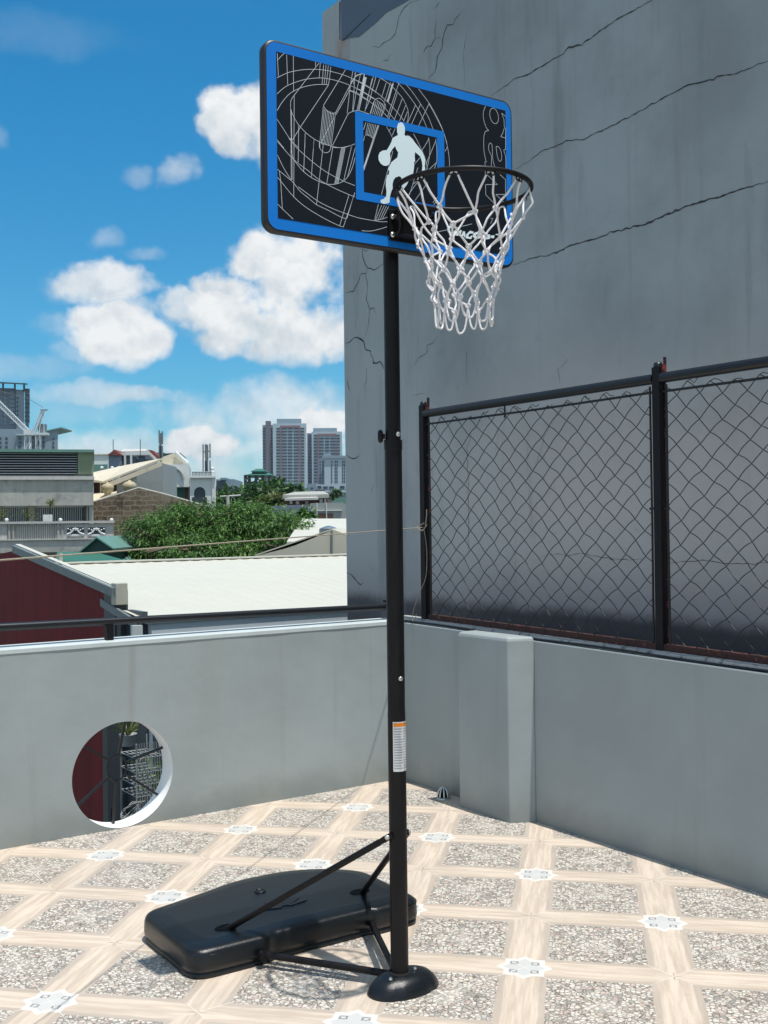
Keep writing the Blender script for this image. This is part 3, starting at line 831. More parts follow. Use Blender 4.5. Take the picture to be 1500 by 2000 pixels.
for (cx, cy, a0, a1) in ((-.495, .627, 180, 270), (.383, .617, 270, 360)):
    for rr_, zz in ((0.060, 0.1125), (0.102, 0.089)):
        mb = MB(); mb.tube([tk((cx + rr_ * cos(radians(a)), cy + rr_ * sin(radians(a)), zz)) for a in np.linspace(a0 - 12, a1 + 12, 14)], 0.0022, 6)
        part('corner_rib', mb, MT['plastic'], tank, True)
    for a in (a0 + 20, (a0 + a1) / 2, a1 - 20):
        mb = MB(); mb.tube([tk((cx + s_ * cos(radians(a)), cy + s_ * sin(radians(a)), z)) for s_, z in ((0.02, 0.1165), (0.05, 0.1135), (0.078, 0.107), (0.093, 0.097), (0.102, 0.080))], 0.0022, 6)
        part('corner_rib', mb, MT['plastic'], tank, True)

# braces and legs
for s_ in (S1, S2):
    mb = MB(); sgn = -1 if s_.x < 0 else 1
    top = Vector((0.036 * sgn, 0.004, 0.572)); a = Vector((s_.x, s_.y, 0.117)); d = (a - top).normalized()
    mb.tube([top + d * .05, a + d * .02], 0.0125, 14); mb.tube([top - d * 0.016, top + d * .02, top + d * .06], [0.016, 0.017, 0.0125], 4)
    br = part('brace', mb, MT['pole_black'], hoop, True)
    part('bolt', bolt(top + Vector((0.012 * sgn, -0.004, 0)), (sgn * .8, -.6, 0), 0.010, .008), MT['steel'], br, True)
L1, L2 = hz(515, 1868, 0.05), hz(728, 1797, 0.05)
for s_ in (L1, L2):
    mb = MB(); a = Vector((0.0, 0.02, 0.045)); mb.tube([a, Vector((s_.x, s_.y + .03, 0.050))], 0.0135, 14)
    e = Vector((s_.x, s_.y, .050)); mb.tube([e + Vector((0, -.004, 0)), e + Vector((0, .02, 0))], 0.018, 12)
    part('leg', mb, MT['pole_black'], hoop, True)

# backboard
TL, TR, BL, BR = bpx(519, 76), bpx(999, 202), bpx(521, 447), bpx(1001, 521)
cx_ = (TL.x + TR.x + BL.x + BR.x) / 4; cz_ = (TL.z + TR.z + BL.z + BR.z) / 4
BWd = (TR.x + BR.x - TL.x - BL.x) / 2; BHt = (TL.z + TR.z - BL.z - BR.z) / 2
def rrect(w, h, r, y, n=8):
    o = []
    for sx, sz, a0 in ((1, 1, 0), (-1, 1, 90), (-1, -1, 180), (1, -1, 270)):
        for k in range(n + 1):
            a = radians(a0 + 90 * k / n); o.append((cx_ + sx * (w / 2 - r) + r * cos(a), y, cz_ + sz * (h / 2 - r) + r * sin(a)))
    return o
mb = MB(); loops = []
for (ins, y) in ((0.0, 0.034), (0.0, 0.006), (0.003, 0.001), (0.008, 0.0)):
    loops.append(rrect(BWd + .012 - 2 * ins, BHt + .012 - 2 * ins, 0.045, BYL + y))
n = len(loops[0]); vs = [p for l in loops for p in l]
fs = [(l * n + k, l * n + n + k, l * n + n + (k + 1) % n, l * n + (k + 1) % n) for l in range(3) for k in range(n)]
mb.add(vs, fs, True); mb.add(loops[-1], [tuple(range(n))], False); mb.add(loops[0], [tuple(range(n))[::-1]], False)
board = part('backboard', mb, MT['board_edge'], hoop, True)
def sheet(mb, pts): mb.poly(pts)
mb = MB(); sheet(mb, rrect(BWd - .006, BHt - .006, 0.040, BYL - .001)); part('blue_border', mb, MT['board_blue'], board, True)
I = [bpx(540, 94, .002), bpx(988, 223, .002), bpx(989, 501, .002), bpx(541, 424, .002)]
x0 = (I[0].x + I[3].x) / 2; x1 = (I[1].x + I[2].x) / 2; z1 = (I[0].z + I[1].z) / 2; z0 = (I[2].z + I[3].z) / 2
mb = MB(); mb.poly([(x0, BYL - .002, z0), (x1, BYL - .002, z0), (x1, BYL - .002, z1), (x0, BYL - .002, z1)]); part('black_panel', mb, MT['board_black'], board, True)
# line drawing
CRP = {'A': (530, 90, 2 / 15), 'B': (530, 270, 1 / 6), 'C': (680, 120, 22 / 150), 'D': (660, 200, 22 / 150), 'E': (880, 180, 140 / 778), 'F': (840, 420, 16 / 150)}
LN = []
def L(c, pts, sm=False): LN.append((c, pts, sm))
def hatch(c, a0, a1, b0, b1, n):
    for k in range(n):
        t = k / (n - 1); L(c, [(a0[0] + (a1[0] - a0[0]) * t, a0[1] + (a1[1] - a0[1]) * t), (b0[0] + (b1[0] - b0[0]) * t, b0[1] + (b1[1] - b0[1]) * t)])
L('A', [(80, 215), (150, 140), (228, 78)], True); L('A', [(78, 40), (98, 445)]); L('A', [(217, 90), (235, 570)]); L('A', [(316, 98), (320, 660)])
L('A', [(78, 468), (220, 400), (330, 370), (480, 348), (640, 345), (800, 360), (1000, 410), (1150, 465), (1300, 540), (1500, 660)], True)
L('A', [(78, 702), (200, 600), (330, 540), (500, 490), (690, 470), (850, 487), (1000, 525), (1150, 580), (1300, 655), (1500, 780)], True)
L('A', [(78, 950), (150, 830), (260, 705), (400, 625), (560, 580), (700, 565), (830, 570)], True)
L('A', [(730, 205), (620, 345), (340, 710)]); L('A', [(340, 710), (290, 780), (275, 850), (285, 950), (330, 1050), (400, 1165), (500, 1270), (600, 1350), (720, 1415), (880, 1470), (1000, 1490), (1120, 1470), (1220, 1437)], True)
for a, b_ in (((645, 182), (640, 300)), ((715, 204), (695, 465)), ((765, 216), (738, 560)), ((800, 224), (770, 565)), ((835, 234), (800, 565))): L('A', [a, b_])
L('A', [(873, 240), (845, 490), (830, 570)]); L('A', [(830, 575), (420, 1190), (310, 1370), (285, 1400)])
L('A', [(1110, 302), (765, 860), (755, 900), (705, 1420), (705, 1500)]); L('A', [(765, 890), (800, 940), (850, 980), (900, 990), (935, 980)], True)
L('A', [(935, 980), (1130, 610), (1200, 490)]); L('A', [(1200, 490), (1230, 440), (1290, 415), (1380, 405), (1500, 430)], True); L('A', [(940, 1010), (1140, 650)])
hatch('A', (772, 925), (932, 990), (725, 1440), (870, 1470), 8)
L('A', [(1195, 328), (1150, 590), (1105, 990)]); L('A', [(1225, 336), (1185, 950)]); L('A', [(1238, 340), (1195, 560)]); L('A', [(1300, 420), (1235, 690), (1190, 960)])
hatch('A', (1355, 412), (1390, 414), (1250, 945), (1278, 950), 4)
L('A', [(1105, 1020), (1140, 980), (1230, 950), (1300, 955), (1430, 1000)], True); L('A', [(1105, 1020), (890, 1460)]); L('A', [(910, 1060), (720, 1420)])
L('A', [(276, 830), (290, 1500)]); L('A', [(288, 940), (296, 1500)]); L('A', [(330, 730), (325, 1500)]); L('A', [(78, 1075), (160, 1200), (280, 1380), (400, 1500)], True); L('A', [(78, 1375), (180, 1500)])
L('A', [(395, 1170), (390, 1500)]); L('A', [(490, 1280), (485, 1500)]); L('A', [(620, 1370), (610, 1500)]); L('A', [(1140, 650), (1250, 690), (1400, 790), (1480, 850)], True); L('A', [(1480, 440), (1365, 960)])
L('B', [(68, 42), (255, 250), (410, 370), (560, 490), (720, 580), (900, 660), (975, 688)], True); L('B', [(200, 0), (300, 120), (480, 280), (660, 410), (845, 505), (975, 556)], True)
L('B', [(225, 0), (230, 150), (255, 240), (300, 310), (370, 390), (460, 460), (560, 510), (650, 540), (740, 540), (830, 510), (900, 440), (950, 330), (975, 230)], True)
L('B', [(68, 200), (140, 350), (230, 495)], True); L('B', [(68, 367), (170, 450), (260, 530), (330, 620), (440, 710), (525, 780), (650, 840), (800, 920), (870, 945)], True)
L('B', [(68, 460), (110, 510), (260, 690), (400, 810), (560, 910), (700, 985), (800, 1030), (845, 1042)], True); L('B', [(70, 773), (125, 830), (250, 948)]); L('B', [(90, 390), (105, 500), (125, 830)])
L('B', [(225, 30), (230, 490)]); L('B', [(236, 40), (240, 490)]); L('B', [(262, 20), (258, 690)])
L('B', [(310, 570), (430, 660), (560, 750), (700, 820), (840, 875), (1000, 930), (1150, 960), (1210, 970), (1280, 980), (1355, 980)], True)
for a, b_ in (((315, 20), (310, 285)), ((390, 0), (375, 390)), ((495, 20), (465, 455)), ((605, 70), (525, 780)), ((715, 110), (645, 535)), ((935, 100), (845, 490)), ((978, 120), (890, 450))): L('B', [a, b_])
hatch('B', (818, 115), (860, 115), (738, 535), (778, 530), 5); L('B', [(905, 665), (795, 1030)]); L('B', [(972, 640), (880, 940)]); L('B', [(975, 640), (840, 1040)])
for a, b_ in (((1250, 775), (1205, 965)), ((1290, 785), (1215, 965)), ((1320, 790), (1240, 965)), ((1345, 795), (1270, 955)), ((1370, 800), (1295, 950))): L('B', [a, b_])
L('B', [(1215, 965), (1290, 950), (1355, 926)], True); L('B', [(1055, 1085), (1150, 1090), (1250, 1070), (1350, 1040)], True); L('B', [(705, 110), (850, 110), (975, 68)], True)
L('B', [(560, 40), (560, 110), (600, 160), (640, 172), (680, 150), (695, 90)], True); L('B', [(1200, 20), (1080, 380)]); L('B', [(1420, 150), (1370, 340), (1285, 665)])
L('C', [(0, 375), (40, 280), (75, 225), (130, 185), (220, 165), (330, 180), (420, 225), (540, 300), (630, 390), (710, 480), (770, 590), (795, 680), (790, 780), (770, 815)], True)
L('C', [(0, 210), (180, 290), (310, 370), (440, 470), (570, 590), (680, 720), (740, 795)], True); L('C', [(0, 315), (150, 380), (280, 460), (430, 560), (540, 690), (620, 785)], True); L('C', [(0, 385), (100, 430), (250, 520), (330, 570), (440, 660), (540, 765)], True)
L('C', [(612, 240), (740, 380), (890, 580), (985, 750), (1042, 885)], True); L('C', [(732, 270), (850, 410), (960, 570), (1060, 740), (1125, 905)], True); L('C', [(888, 310), (970, 420), (1080, 570), (1180, 750), (1260, 930), (1310, 1090)], True)
for a, b_ in (((330, 205), (250, 500)), ((372, 180), (280, 520)), ((415, 240), (355, 420)), ((300, 480), (215, 665)), ((500, 290), (440, 480)), ((575, 228), (480, 540)), ((610, 240), (530, 490)), ((670, 290), (520, 740)), ((650, 420), (540, 760)), ((715, 500), (610, 778)), ((760, 590), (680, 795)), ((785, 670), (730, 805)), ((895, 580), (785, 825)), ((960, 570), (840, 835)), ((1070, 570), (932, 862))): L('C', [a, b_])
hatch('C', (580, 300), (598, 300), (512, 540), (530, 540), 4); hatch('C', (215, 172), (250, 172), (112, 655), (140, 660), 4)
L('C', [(285, 700), (330, 560), (360, 510), (400, 492), (440, 510), (480, 560), (490, 600), (438, 738)], True); hatch('C', (345, 530), (480, 570), (295, 700), (430, 735), 7)
L('D', [(1205, 15), (1320, 230), (1400, 400), (1455, 600), (1480, 800), (1470, 960), (1415, 1150)], True); L('D', [(360, 440), (395, 435), (430, 450), (465, 490)], True); hatch('D', (525, 305), (542, 310), (335, 870), (338, 895), 3)
hatch('D', (395, 275), (500, 298), (365, 432), (458, 475), 6); L('D', [(368, 270), (335, 370)]); L('D', [(335, 515), (352, 450)])
L('D', [(1000, 420), (1060, 530), (1150, 730), (1190, 900)], True); L('D', [(1200, 470), (1220, 620), (1200, 800), (1150, 950)], True); L('D', [(1295, 490), (1310, 620), (1310, 780), (1280, 880)], True)
for a, b_ in (((1210, 485), (1110, 650)), ((1300, 510), (1165, 830)), ((1130, 690), (1010, 830)), ((1060, 870), (930, 1290)), ((1310, 800), (1000, 1090)), ((1190, 1070), (1020, 1310)), ((1100, 1000), (900, 1280)), ((1320, 1265), (1260, 1335)), ((1322, 1300), (1270, 1365)), ((960, 460), (915, 440)), ((700, 350), (670, 390)), ((755, 350), (720, 440))): L('D', [a, b_])
L('D', [(640, 325), (680, 390), (720, 470)], True); L('D', [(1420, 655), (1455, 590)])
L('E', [(360, 122), (388, 135)]); L('E', [(388, 135), (360, 190), (350, 250), (360, 320), (385, 390), (410, 418)], True); L('E', [(410, 418), (375, 430), (358, 480), (355, 560), (360, 650), (378, 745), (388, 760)], True)
L('E', [(370, 755), (372, 880), (505, 1005), (375, 1005), (378, 1115), (490, 1230)]); L('E', [(468 + 47 * cos(a) + 8 * sin(a), 260 + 84 * sin(a) + 10 * cos(a)) for a in np.linspace(0, 2 * pi, 25)])
L('E', [(592, 265), (550, 230), (575, 300), (580, 390), (560, 450), (540, 485), (592, 500)]); L('E', [(594, 385), (592, 625), (572, 630)]); L('E', [(572, 630), (592, 700), (596, 780), (592, 860)], True)
L('E', [(490, 590), (520, 600), (545, 650), (550, 720), (535, 752), (515, 735), (498, 670), (490, 590)], True); L('E', [(440, 690), (415, 640), (408, 590), (425, 555), (445, 575), (450, 650), (455, 740), (480, 825)], True); L('E', [(440, 690), (438, 810), (470, 825)])
L('E', [(530, 895), (592, 950), (592, 1112), (485, 1112), (580, 1200)]); L('E', [(600, 1560), (604, 1700), (602, 1770)], True); L('E', [(430, 1372), (455, 1372), (430, 1430)]); L('E', [(300, 1430), (302, 1500)])
L('F', [(20, 335), (230, 290), (530, 220), (760, 165)])
mb = MB(); mb_l = MB()
for c, pts, sm in LN:
    ox, oy, s_ = CRP[c]
    P3 = [bpx(ox + x * s_, oy + y * s_, 0.0025) for x, y in pts]
    if sm: P3 = smooth_path(P3, 5)
    else: P3 = [P3[i].lerp(P3[i + 1], t / 12) for i in range(len(P3) - 1) for t in range(12)] + [P3[-1]]
    # the print stops at the edge of the black panel
    run = []
    for p in P3 + [None]:
        if p is not None and x0 - .001 <= p.x <= x1 + .001 and z0 - .001 <= p.z <= z1 + .001: run.append(p)
        else:
            if len(run) > 1: mb.ribbon(run, 0.00145, (0, -1, 0))
            run = []
part('line_drawing', mb, MT['board_line'], board, True)
# shooting square
so = [(693.5, 216.5), (867, 258.5), (868, 421), (693.7, 389)]; si = [(708.8, 235), (853, 270.5), (853.5, 404), (709.5, 374)]
o4 = [bpx(x, y, .003) for x, y in so]; i4 = [bpx(x, y, .003) for x, y in si]
def rect4(p): 
    xa, xb = (p[0].x + p[3].x) / 2, (p[1].x + p[2].x) / 2; zt, zb = (p[0].z + p[1].z) / 2, (p[2].z + p[3].z) / 2
    return [(xa, BYL - .003, zt), (xb, BYL - .003, zt), (xb, BYL - .003, zb), (xa, BYL - .003, zb)]
o4, i4 = rect4(o4), rect4(i4)
mb = MB(); mb.add(o4 + i4, [(k, 4 + k, 4 + (k + 1) % 4, (k + 1) % 4) for k in range(4)]); part('shooting_square', mb, MT['board_blue'], board, True)
FIG = [(830, 268), (862, 285), (882, 330), (886, 385), (878, 440), (900, 448), (950, 460), (985, 490), (1020, 540), (1080, 615), (1110, 655), (1140, 720), (1155, 770), (1150, 850), (1155, 905), (1140, 940), (1146, 980), (1130, 990), (1112, 965), (1112, 900), (1118, 850), (1110, 790), (1090, 725), (1050, 690), (1020, 665), (1015, 720), (1020, 790), (1005, 800), (1008, 850), (1000, 920), (990, 960), (960, 1010), (930, 1060), (905, 1110), (872, 1150), (838, 1170), (806, 1160), (822, 1125), (850, 1085), (845, 1040), (835, 1000), (805, 985), (775, 1000), (765, 995), (735, 1035), (720, 1090), (722, 1150), (700, 1200), (685, 1260), (680, 1335), (650, 1350), (600, 1355), (560, 1335), (565, 1300), (600, 1290), (635, 1255), (640, 1190), (630, 1110), (632, 1040), (650, 970), (672, 960), (675, 915), (660, 895), (682, 850), (705, 800), (785, 735), (795, 670), (770, 630), (755, 585), (720, 625), (685, 685), (692, 740), (690, 790), (672, 832), (640, 850), (600, 845), (560, 815), (535, 770), (532, 715), (550, 670), (590, 645), (645, 638), (680, 580), (705, 530), (720, 480), (760, 455), (790, 440), (780, 390), (780, 330), (795, 285)]
mb = MB(); mb.poly([bpx(660 + x * 22 / 150, 200 + y * 22 / 150, .0036) for x, y in FIG]); part('player_emblem', mb, MT['board_figure'], board, True)
LOGO = [[(300, 260), (310, 215), (360, 190), (430, 195), (455, 225), (400, 240), (345, 245), (350, 280), (370, 320), (430, 300), (440, 275), (470, 290), (455, 350), (400, 375), (350, 360), (315, 310)],
        [(462, 380), (470, 280), (500, 300), (515, 330), (540, 275), (570, 285), (540, 395), (515, 385), (520, 345), (500, 385)],
        [(560, 405), (590, 300), (630, 305), (640, 410), (615, 408), (610, 380), (592, 380), (585, 408)],
        [(640, 430), (650, 360), (720, 290), (790, 310), (770, 350), (735, 340), (700, 355), (690, 400), (720, 405), (745, 380), (770, 390), (740, 445)],
        [(850 + 78 * cos(a), 378 + 64 * sin(a)) for a in np.linspace(0, 2 * pi, 22)[:-1]],
        [(940, 330), (985, 330), (975, 450), (930, 440)], [(1000, 360), (1090, 360), (1085, 440), (1005, 450)], [(1100, 380), (1170, 375), (1160, 430), (1095, 420)], [(1190, 350), (1330, 355), (1320, 372), (1190, 368)]]
mb = MB()
for pl in LOGO: mb.poly([bpx(840 + x * 16 / 150, 420 + y * 16 / 150, .0036) for x, y in pl])
lo = part('lettering', mb, MT['board_figure'], board, True)
mb = MB()
for (x, y, r) in ((850, 380, 22), (705, 382, 14)):
    mb = MB(); mb.poly([bpx(840 + (x + r * cos(a)) * 16 / 150, 420 + (y + r * sin(a)) * 16 / 150, .0042) for a in np.linspace(0, 2 * pi, 16)[:-1]])
    part('letter_counter', mb, MT['board_black'], board, True)

# rim
RZ = 2.862
RCX, RCY, RR = -0.023, -0.477, 0.2286
mb = MB(); mb.tube([(RCX + RR * cos(a), RCY + RR * sin(a), RZ) for a in np.linspace(0, 2 * pi, 73)[:-1]], 0.0088, 10, closed=True)
rim = part('rim', mb, MT['pole_black'], hoop, True)
mb = MB(); c1, c2 = bpx(757, 409), bpx(829, 483)
bx0, bx1, bz0, bz1 = c1.x, c1.x + 0.155, bpx(757, 470).z, c1.z
mb.box(bx0, bx1, BYL - 0.012, BYL - 0.0045, bz0, bz1)                       # mounting plate
mb.box(bx0 + .02, bx1 - .02, BYL - 0.075, BYL - 0.012, bz0 + 0.012, bz1 - .004)  # box section
mb.prism([(bx0 + .02, BYL - .07, bz1 - .006), (bx1 - .02, BYL - .07, bz1 - .006), (RCX + .05, RCY + RR - .004, RZ - .006), (RCX - .05, RCY + RR - .004, RZ - .006)], (0, 0, -0.006))
part('bracket', mb, MT['pole_black'], rim, True, bevel=0.002)
for sgn in (-1, 1):
    mb = MB(); ex_ = bx0 + .022 if sgn < 0 else bx1 - .022
    aa = radians(90 - sgn * -38) if sgn > 0 else radians(90 + 46)
    aa = radians(90 + 24) if sgn < 0 else radians(90 - 24)
    q = Vector((RCX + RR * cos(aa), RCY + RR * sin(aa), RZ - .006))
    mb.tube(smooth_path([q, Vector((q.x * .5 + ex_ * .5, (q.y + BYL) / 2, RZ - .012)), Vector((ex_ + .004 * sgn, BYL - .055, RZ - .05)), Vector((ex_, BYL - .03, bz0 + .02))], 6), 0.0065, 8)
    part('arm', mb, MT['pole_black'], rim, True)
for (x, y) in ((763.5, 425), (763, 460)): part('bolt', bolt(bpx(x, y, .012), (0, -1, 0), 0.010, .006), MT['steel'], rim, True)
for (x, y) in ((806, 472),): part('bolt', bolt(bpx(x, y, .03), (0, -.6, -.8), 0.008, .012), MT['steel'], rim, True)
for k in range(12):
    a = 2 * pi * (k + .5) / 12; q = Vector((RCX + RR * cos(a), RCY + RR * sin(a), RZ)); tdir = Vector((-sin(a), cos(a), 0))
    mb = MB()
    mb.tube([q - tdir * .016 + Vector((0, 0, -.006)), q - tdir * .014 + Vector((0, 0, -.018)), q - tdir * .004 + Vector((0, 0, -.020)), q + Vector((0, 0, -.009)), q + tdir * .004 + Vector((0, 0, -.020)), q + tdir * .014 + Vector((0, 0, -.018)), q + tdir * .016 + Vector((0, 0, -.006))], 0.0028, 6)
    part('net_hook', mb, MT['pole_black'], rim, True)

# net
lev = [(0, -0.016, 0.985), (1, -0.115, 0.81), (2, -0.178, 0.69), (3, -0.232, 0.595), (4, -0.284, 0.515), (5, -0.336, 0.46), (6, -0.392, 0.425), (7, -0.452, 0.41)]
mb = MB(); rnd = random.Random(3); nodes = {}
for l, (_, dz, fr_) in enumerate(lev):
    for k in range(12):
        a = 2 * pi * (k + .5 + .5 * (l % 2)) / 12
        j = 0 if l == 0 else 1
        rr_ = RR * fr_ * (1 + j * rnd.gauss(0, .05)); da = j * rnd.gauss(0, .085)
        nodes[(l, k)] = Vector((RCX + rr_ * cos(a + da), RCY + rr_ * sin(a + da), RZ + dz + j * rnd.gauss(0, .009)))
CR_ = 0.0036
def cord(a, b, sag=0.0):
    m = (a + b) / 2 + Vector((rnd.gauss(0, .005), rnd.gauss(0, .005), rnd.gauss(0, .003)))
    out = Vector((m.x - RCX, m.y - RCY, 0)).normalized(); m2 = m + out * rnd.gauss(0, .004)
    q1 = a.lerp(m2, .5) + out * rnd.gauss(0, .0025); q2 = m2.lerp(b, .5) - out * rnd.gauss(0, .0025)
    mb.tube(smooth_path([a, q1, m2, q2, b], 3), CR_, 7)
for l in range(len(lev) - 2):
    for k in range(12):
        a = nodes[(l, k)]
        for s_ in ((0, -1) if l % 2 == 0 else (0, 1)):
            b_ = nodes[(l + 1, (k + s_) % 12)]
            if l == 0:
                tdir = Vector((-(a.y - RCY), a.x - RCX, 0)).normalized()
                a2 = a + tdir * (0.012 if s_ == 0 else -0.012)
                cord(a2, b_)
            else: cord(a, b_)
# bottom loops
l = len(lev) - 2
for k in range(12):
    a = nodes[(l, k)]; b_ = nodes[(l, (k + 1) % 12)]
    m = (a + b_) / 2; m.z = RZ + lev[-1][1] + rnd.gauss(0, .006) - 0.006
    out = Vector((m.x - RCX, m.y - RCY, 0)).normalized()
    mb.tube(smooth_path([a, a.lerp(m, .5) - (b_ - a) * .12 - Vector((0, 0, .008)), m + (a - b_) * .18, m + (b_ - a) * .18, b_.lerp(m, .5) + (b_ - a) * .12 - Vector((0, 0, .008)), b_], 4), CR_, 7)
for (l, k), p in nodes.items():       # knots
    if 0 < l < len(lev) - 1:
        out = Vector((p.x - RCX, p.y - RCY, 0)).normalized(); td = Vector((-out.y, out.x, 0))
        mb.tube([p + td * .0075 * cos(a) + Vector((0, 0, .0065 * sin(a))) + out * .003 * sin(2 * a) for a in np.linspace(0, 2 * pi, 11)[:-1]], 0.0036, 6, closed=True)
        mb.tube([p - Vector((0, 0, .009)), p + Vector((0, 0, .009))], 0.0045, 6)
for k in range(12):                   # cord over the hook
    a = nodes[(0, k)]; td = Vector((-(a.y - RCY), a.x - RCX, 0)).normalized()
    mb.tube([a + td * .013, a + td * .008 + Vector((0, 0, .006)), a + Vector((0, 0, .0075)), a - td * .008 + Vector((0, 0, .006)), a - td * .013], CR_, 7)
part('net', mb, MT['net'], hoop, True)

# ================================================================== the town beyond
MT['white_roof'] = mat('white_roof_sheet', (0.53, 0.525, 0.455), 0.5, var=0.05, scale=0.8, streak=0.05)
MT['maroon'] = mat('maroon_sheet_wall', (0.135, 0.010, 0.014), 0.7, var=0.25, scale=1.2, streak=0.6, spec=0.2, c2=(0.20, 0.05, 0.045), thr=(0.64, 0.72))
MT['flash_grey'] = mat('grey_flashing', (0.14, 0.17, 0.18), 0.5, var=0.15, scale=4, c2=(0.30, 0.33, 0.33), thr=(0.6, 0.7))
MT['flash_dark'] = mat('dark_flashing', (0.045, 0.06, 0.068), 0.5, var=0.2, scale=4)
MT['facade_pale'] = mat('pale_blue_facade', (0.52, 0.58, 0.62), 0.6, var=0.08, scale=2)
MT['gutter_cream'] = mat('cream_gutter', (0.42, 0.41, 0.34), 0.5, var=0.15, scale=8, c2=(0.2, 0.19, 0.15), thr=(0.66, 0.75))
MT['concrete_old'] = mat('old_concrete', (0.36, 0.365, 0.335), 0.8, var=0.22, scale=0.9, streak=0.25, c2=(0.25, 0.26, 0.25), thr=(0.52, 0.66))
MT['concrete_lt'] = mat('pale_concrete', (0.46, 0.455, 0.43), 0.8, var=0.2, scale=1.5, streak=0.2)
MT['louver'] = mat('grey_louver', (0.50, 0.52, 0.54), 0.5, var=0.05)
MT['dark_glass'] = mat('dark_glass', (0.022, 0.032, 0.042), 0.15, var=0.2, scale=1)
MT['sheet_green'] = mat('pale_green_sheet', (0.24, 0.30, 0.19), 0.55, var=0.08)
MT['roof_green'] = mat('green_roof', (0.030, 0.135, 0.095), 0.5, var=0.15, scale=1.5)
MT['roof_green_dk'] = mat('dark_green_sheet', (0.012, 0.055, 0.048), 0.5, var=0.2, scale=1)
MT['roof_teal'] = mat('teal_roof', (0.12, 0.24, 0.20), 0.5, var=0.15, scale=1.5)
MT['cream_roof'] = mat('cream_roof_sheet', (0.60, 0.54, 0.41), 0.6, var=0.15, scale=0.8, streak=0.1, c2=(0.36, 0.32, 0.24), thr=(0.6, 0.75))
MT['white_wall'] = mat('white_house_paint', (0.64, 0.665, 0.64), 0.6, var=0.06, scale=0.8, streak=0.08)
MT['blue_wall'] = mat('blue_grey_house_paint', (0.17, 0.21, 0.27), 0.6, var=0.1, scale=0.8)
MT['grey_wall'] = mat('grey_house_paint', (0.30, 0.325, 0.32), 0.65, var=0.08, scale=0.8, streak=0.08)
MT['red_roof'] = mat('red_brown_roof', (0.20, 0.050, 0.038), 0.6, var=0.2, scale=2)
MT['brown'] = mat('brown_timber', (0.10, 0.045, 0.03), 0.6, var=0.2, scale=4)
MT['beige'] = mat('beige_gable_paint', (0.47, 0.455, 0.375), 0.65, var=0.06, scale=0.7, streak=0.06)
MT['urn'] = mat('ochre_jar', (0.42, 0.36, 0.23), 0.6, var=0.15, scale=2)
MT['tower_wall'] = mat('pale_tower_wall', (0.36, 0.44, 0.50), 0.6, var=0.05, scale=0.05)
MT['tower_dark'] = mat('grey_tower_wall', (0.135, 0.190, 0.230), 0.6, var=0.08, scale=0.05)  # darkest grey of the tower walls
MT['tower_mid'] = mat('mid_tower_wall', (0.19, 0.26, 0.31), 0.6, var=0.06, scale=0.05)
MT['tower_red'] = mat('dull_red_pilaster', (0.20, 0.115, 0.125), 0.6, var=0.06, scale=0.05)
MT['window'] = mat('dark_window', (0.030, 0.048, 0.066), 0.3, var=0.3, scale=0.2)
MT['crane'] = mat('white_crane_paint', (0.62, 0.67, 0.69), 0.5, var=0.15, scale=0.4)
MT['dark_steel'] = mat('dark_steel', (0.035, 0.045, 0.055), 0.5, var=0.2, scale=0.5)
MT['mid_steel'] = mat('grey_steel', (0.20, 0.22, 0.23), 0.45, 0.3, var=0.2, scale=4)
MT['bark'] = mat('tree_bark', (0.115, 0.085, 0.058), 0.9, var=0.35, scale=3)


def stone_material():
    m, nt, b, o = newmat('old_block_wall', 0.9, 0, 0.2)
    br = nt.nodes.new('ShaderNodeTexBrick'); mp = nt.nodes.new('ShaderNodeMapping'); mp.inputs['Rotation'].default_value = (radians(90), 0, math.atan2(-RH.y, RH.x))
    gp_ = nt.nodes.new('ShaderNodeNewGeometry'); o = gp_.outputs['Position']
    X, Y, Z = xyz(nt, o); u = X * RH.x + Y * RH.y
    nz_ = noise(nt, o, 1.4, 5)
    nt.links.new(vec(nt, u + (nz_ - .5) * .35, Z + (noise(nt, o, 2.0, 4) - .5) * .25, 0.0), br.inputs['Vector'])
    br.inputs['Scale'].default_value = 1.0; br.inputs['Brick Width'].default_value = 0.52; br.inputs['Row Height'].default_value = 0.23; br.inputs['Mortar Size'].default_value = 0.030; br.inputs['Mortar Smooth'].default_value = 0.4
    br.inputs['Color1'].default_value = (0.17, 0.125, 0.082, 1); br.inputs['Color2'].default_value = (0.29, 0.23, 0.16, 1); br.inputs['Mortar'].default_value = (0.42, 0.365, 0.28, 1)
    c = mixc(nt, noise(nt, o, 0.9, 6, .65).smooth(.50, .62) * .85, br.outputs[0], (0.35, 0.30, 0.22))
    c = mixc(nt, noise(nt, o, 2.6, 6, .7).smooth(.52, .62) * .75, c, (0.060, 0.048, 0.036))
    c = mixc(nt, noise(nt, vec(nt, u * 1.0, Z * .12, 0.0), 3.0, 6, .7).smooth(.52, .62) * .6, c, (0.33, 0.29, 0.21))
    c = mixc(nt, noise(nt, vec(nt, u * .35, Z * 3.0, 3.0), 2.2, 5, .7).smooth(.56, .64) * .6, c, (0.05, 0.04, 0.032))
    c = mixc(nt, Z.smooth(1.2, 2.4) * .35, c, (0.085, 0.068, 0.05))
    setcol(nt, b, c); return m
MT['stone'] = stone_material()


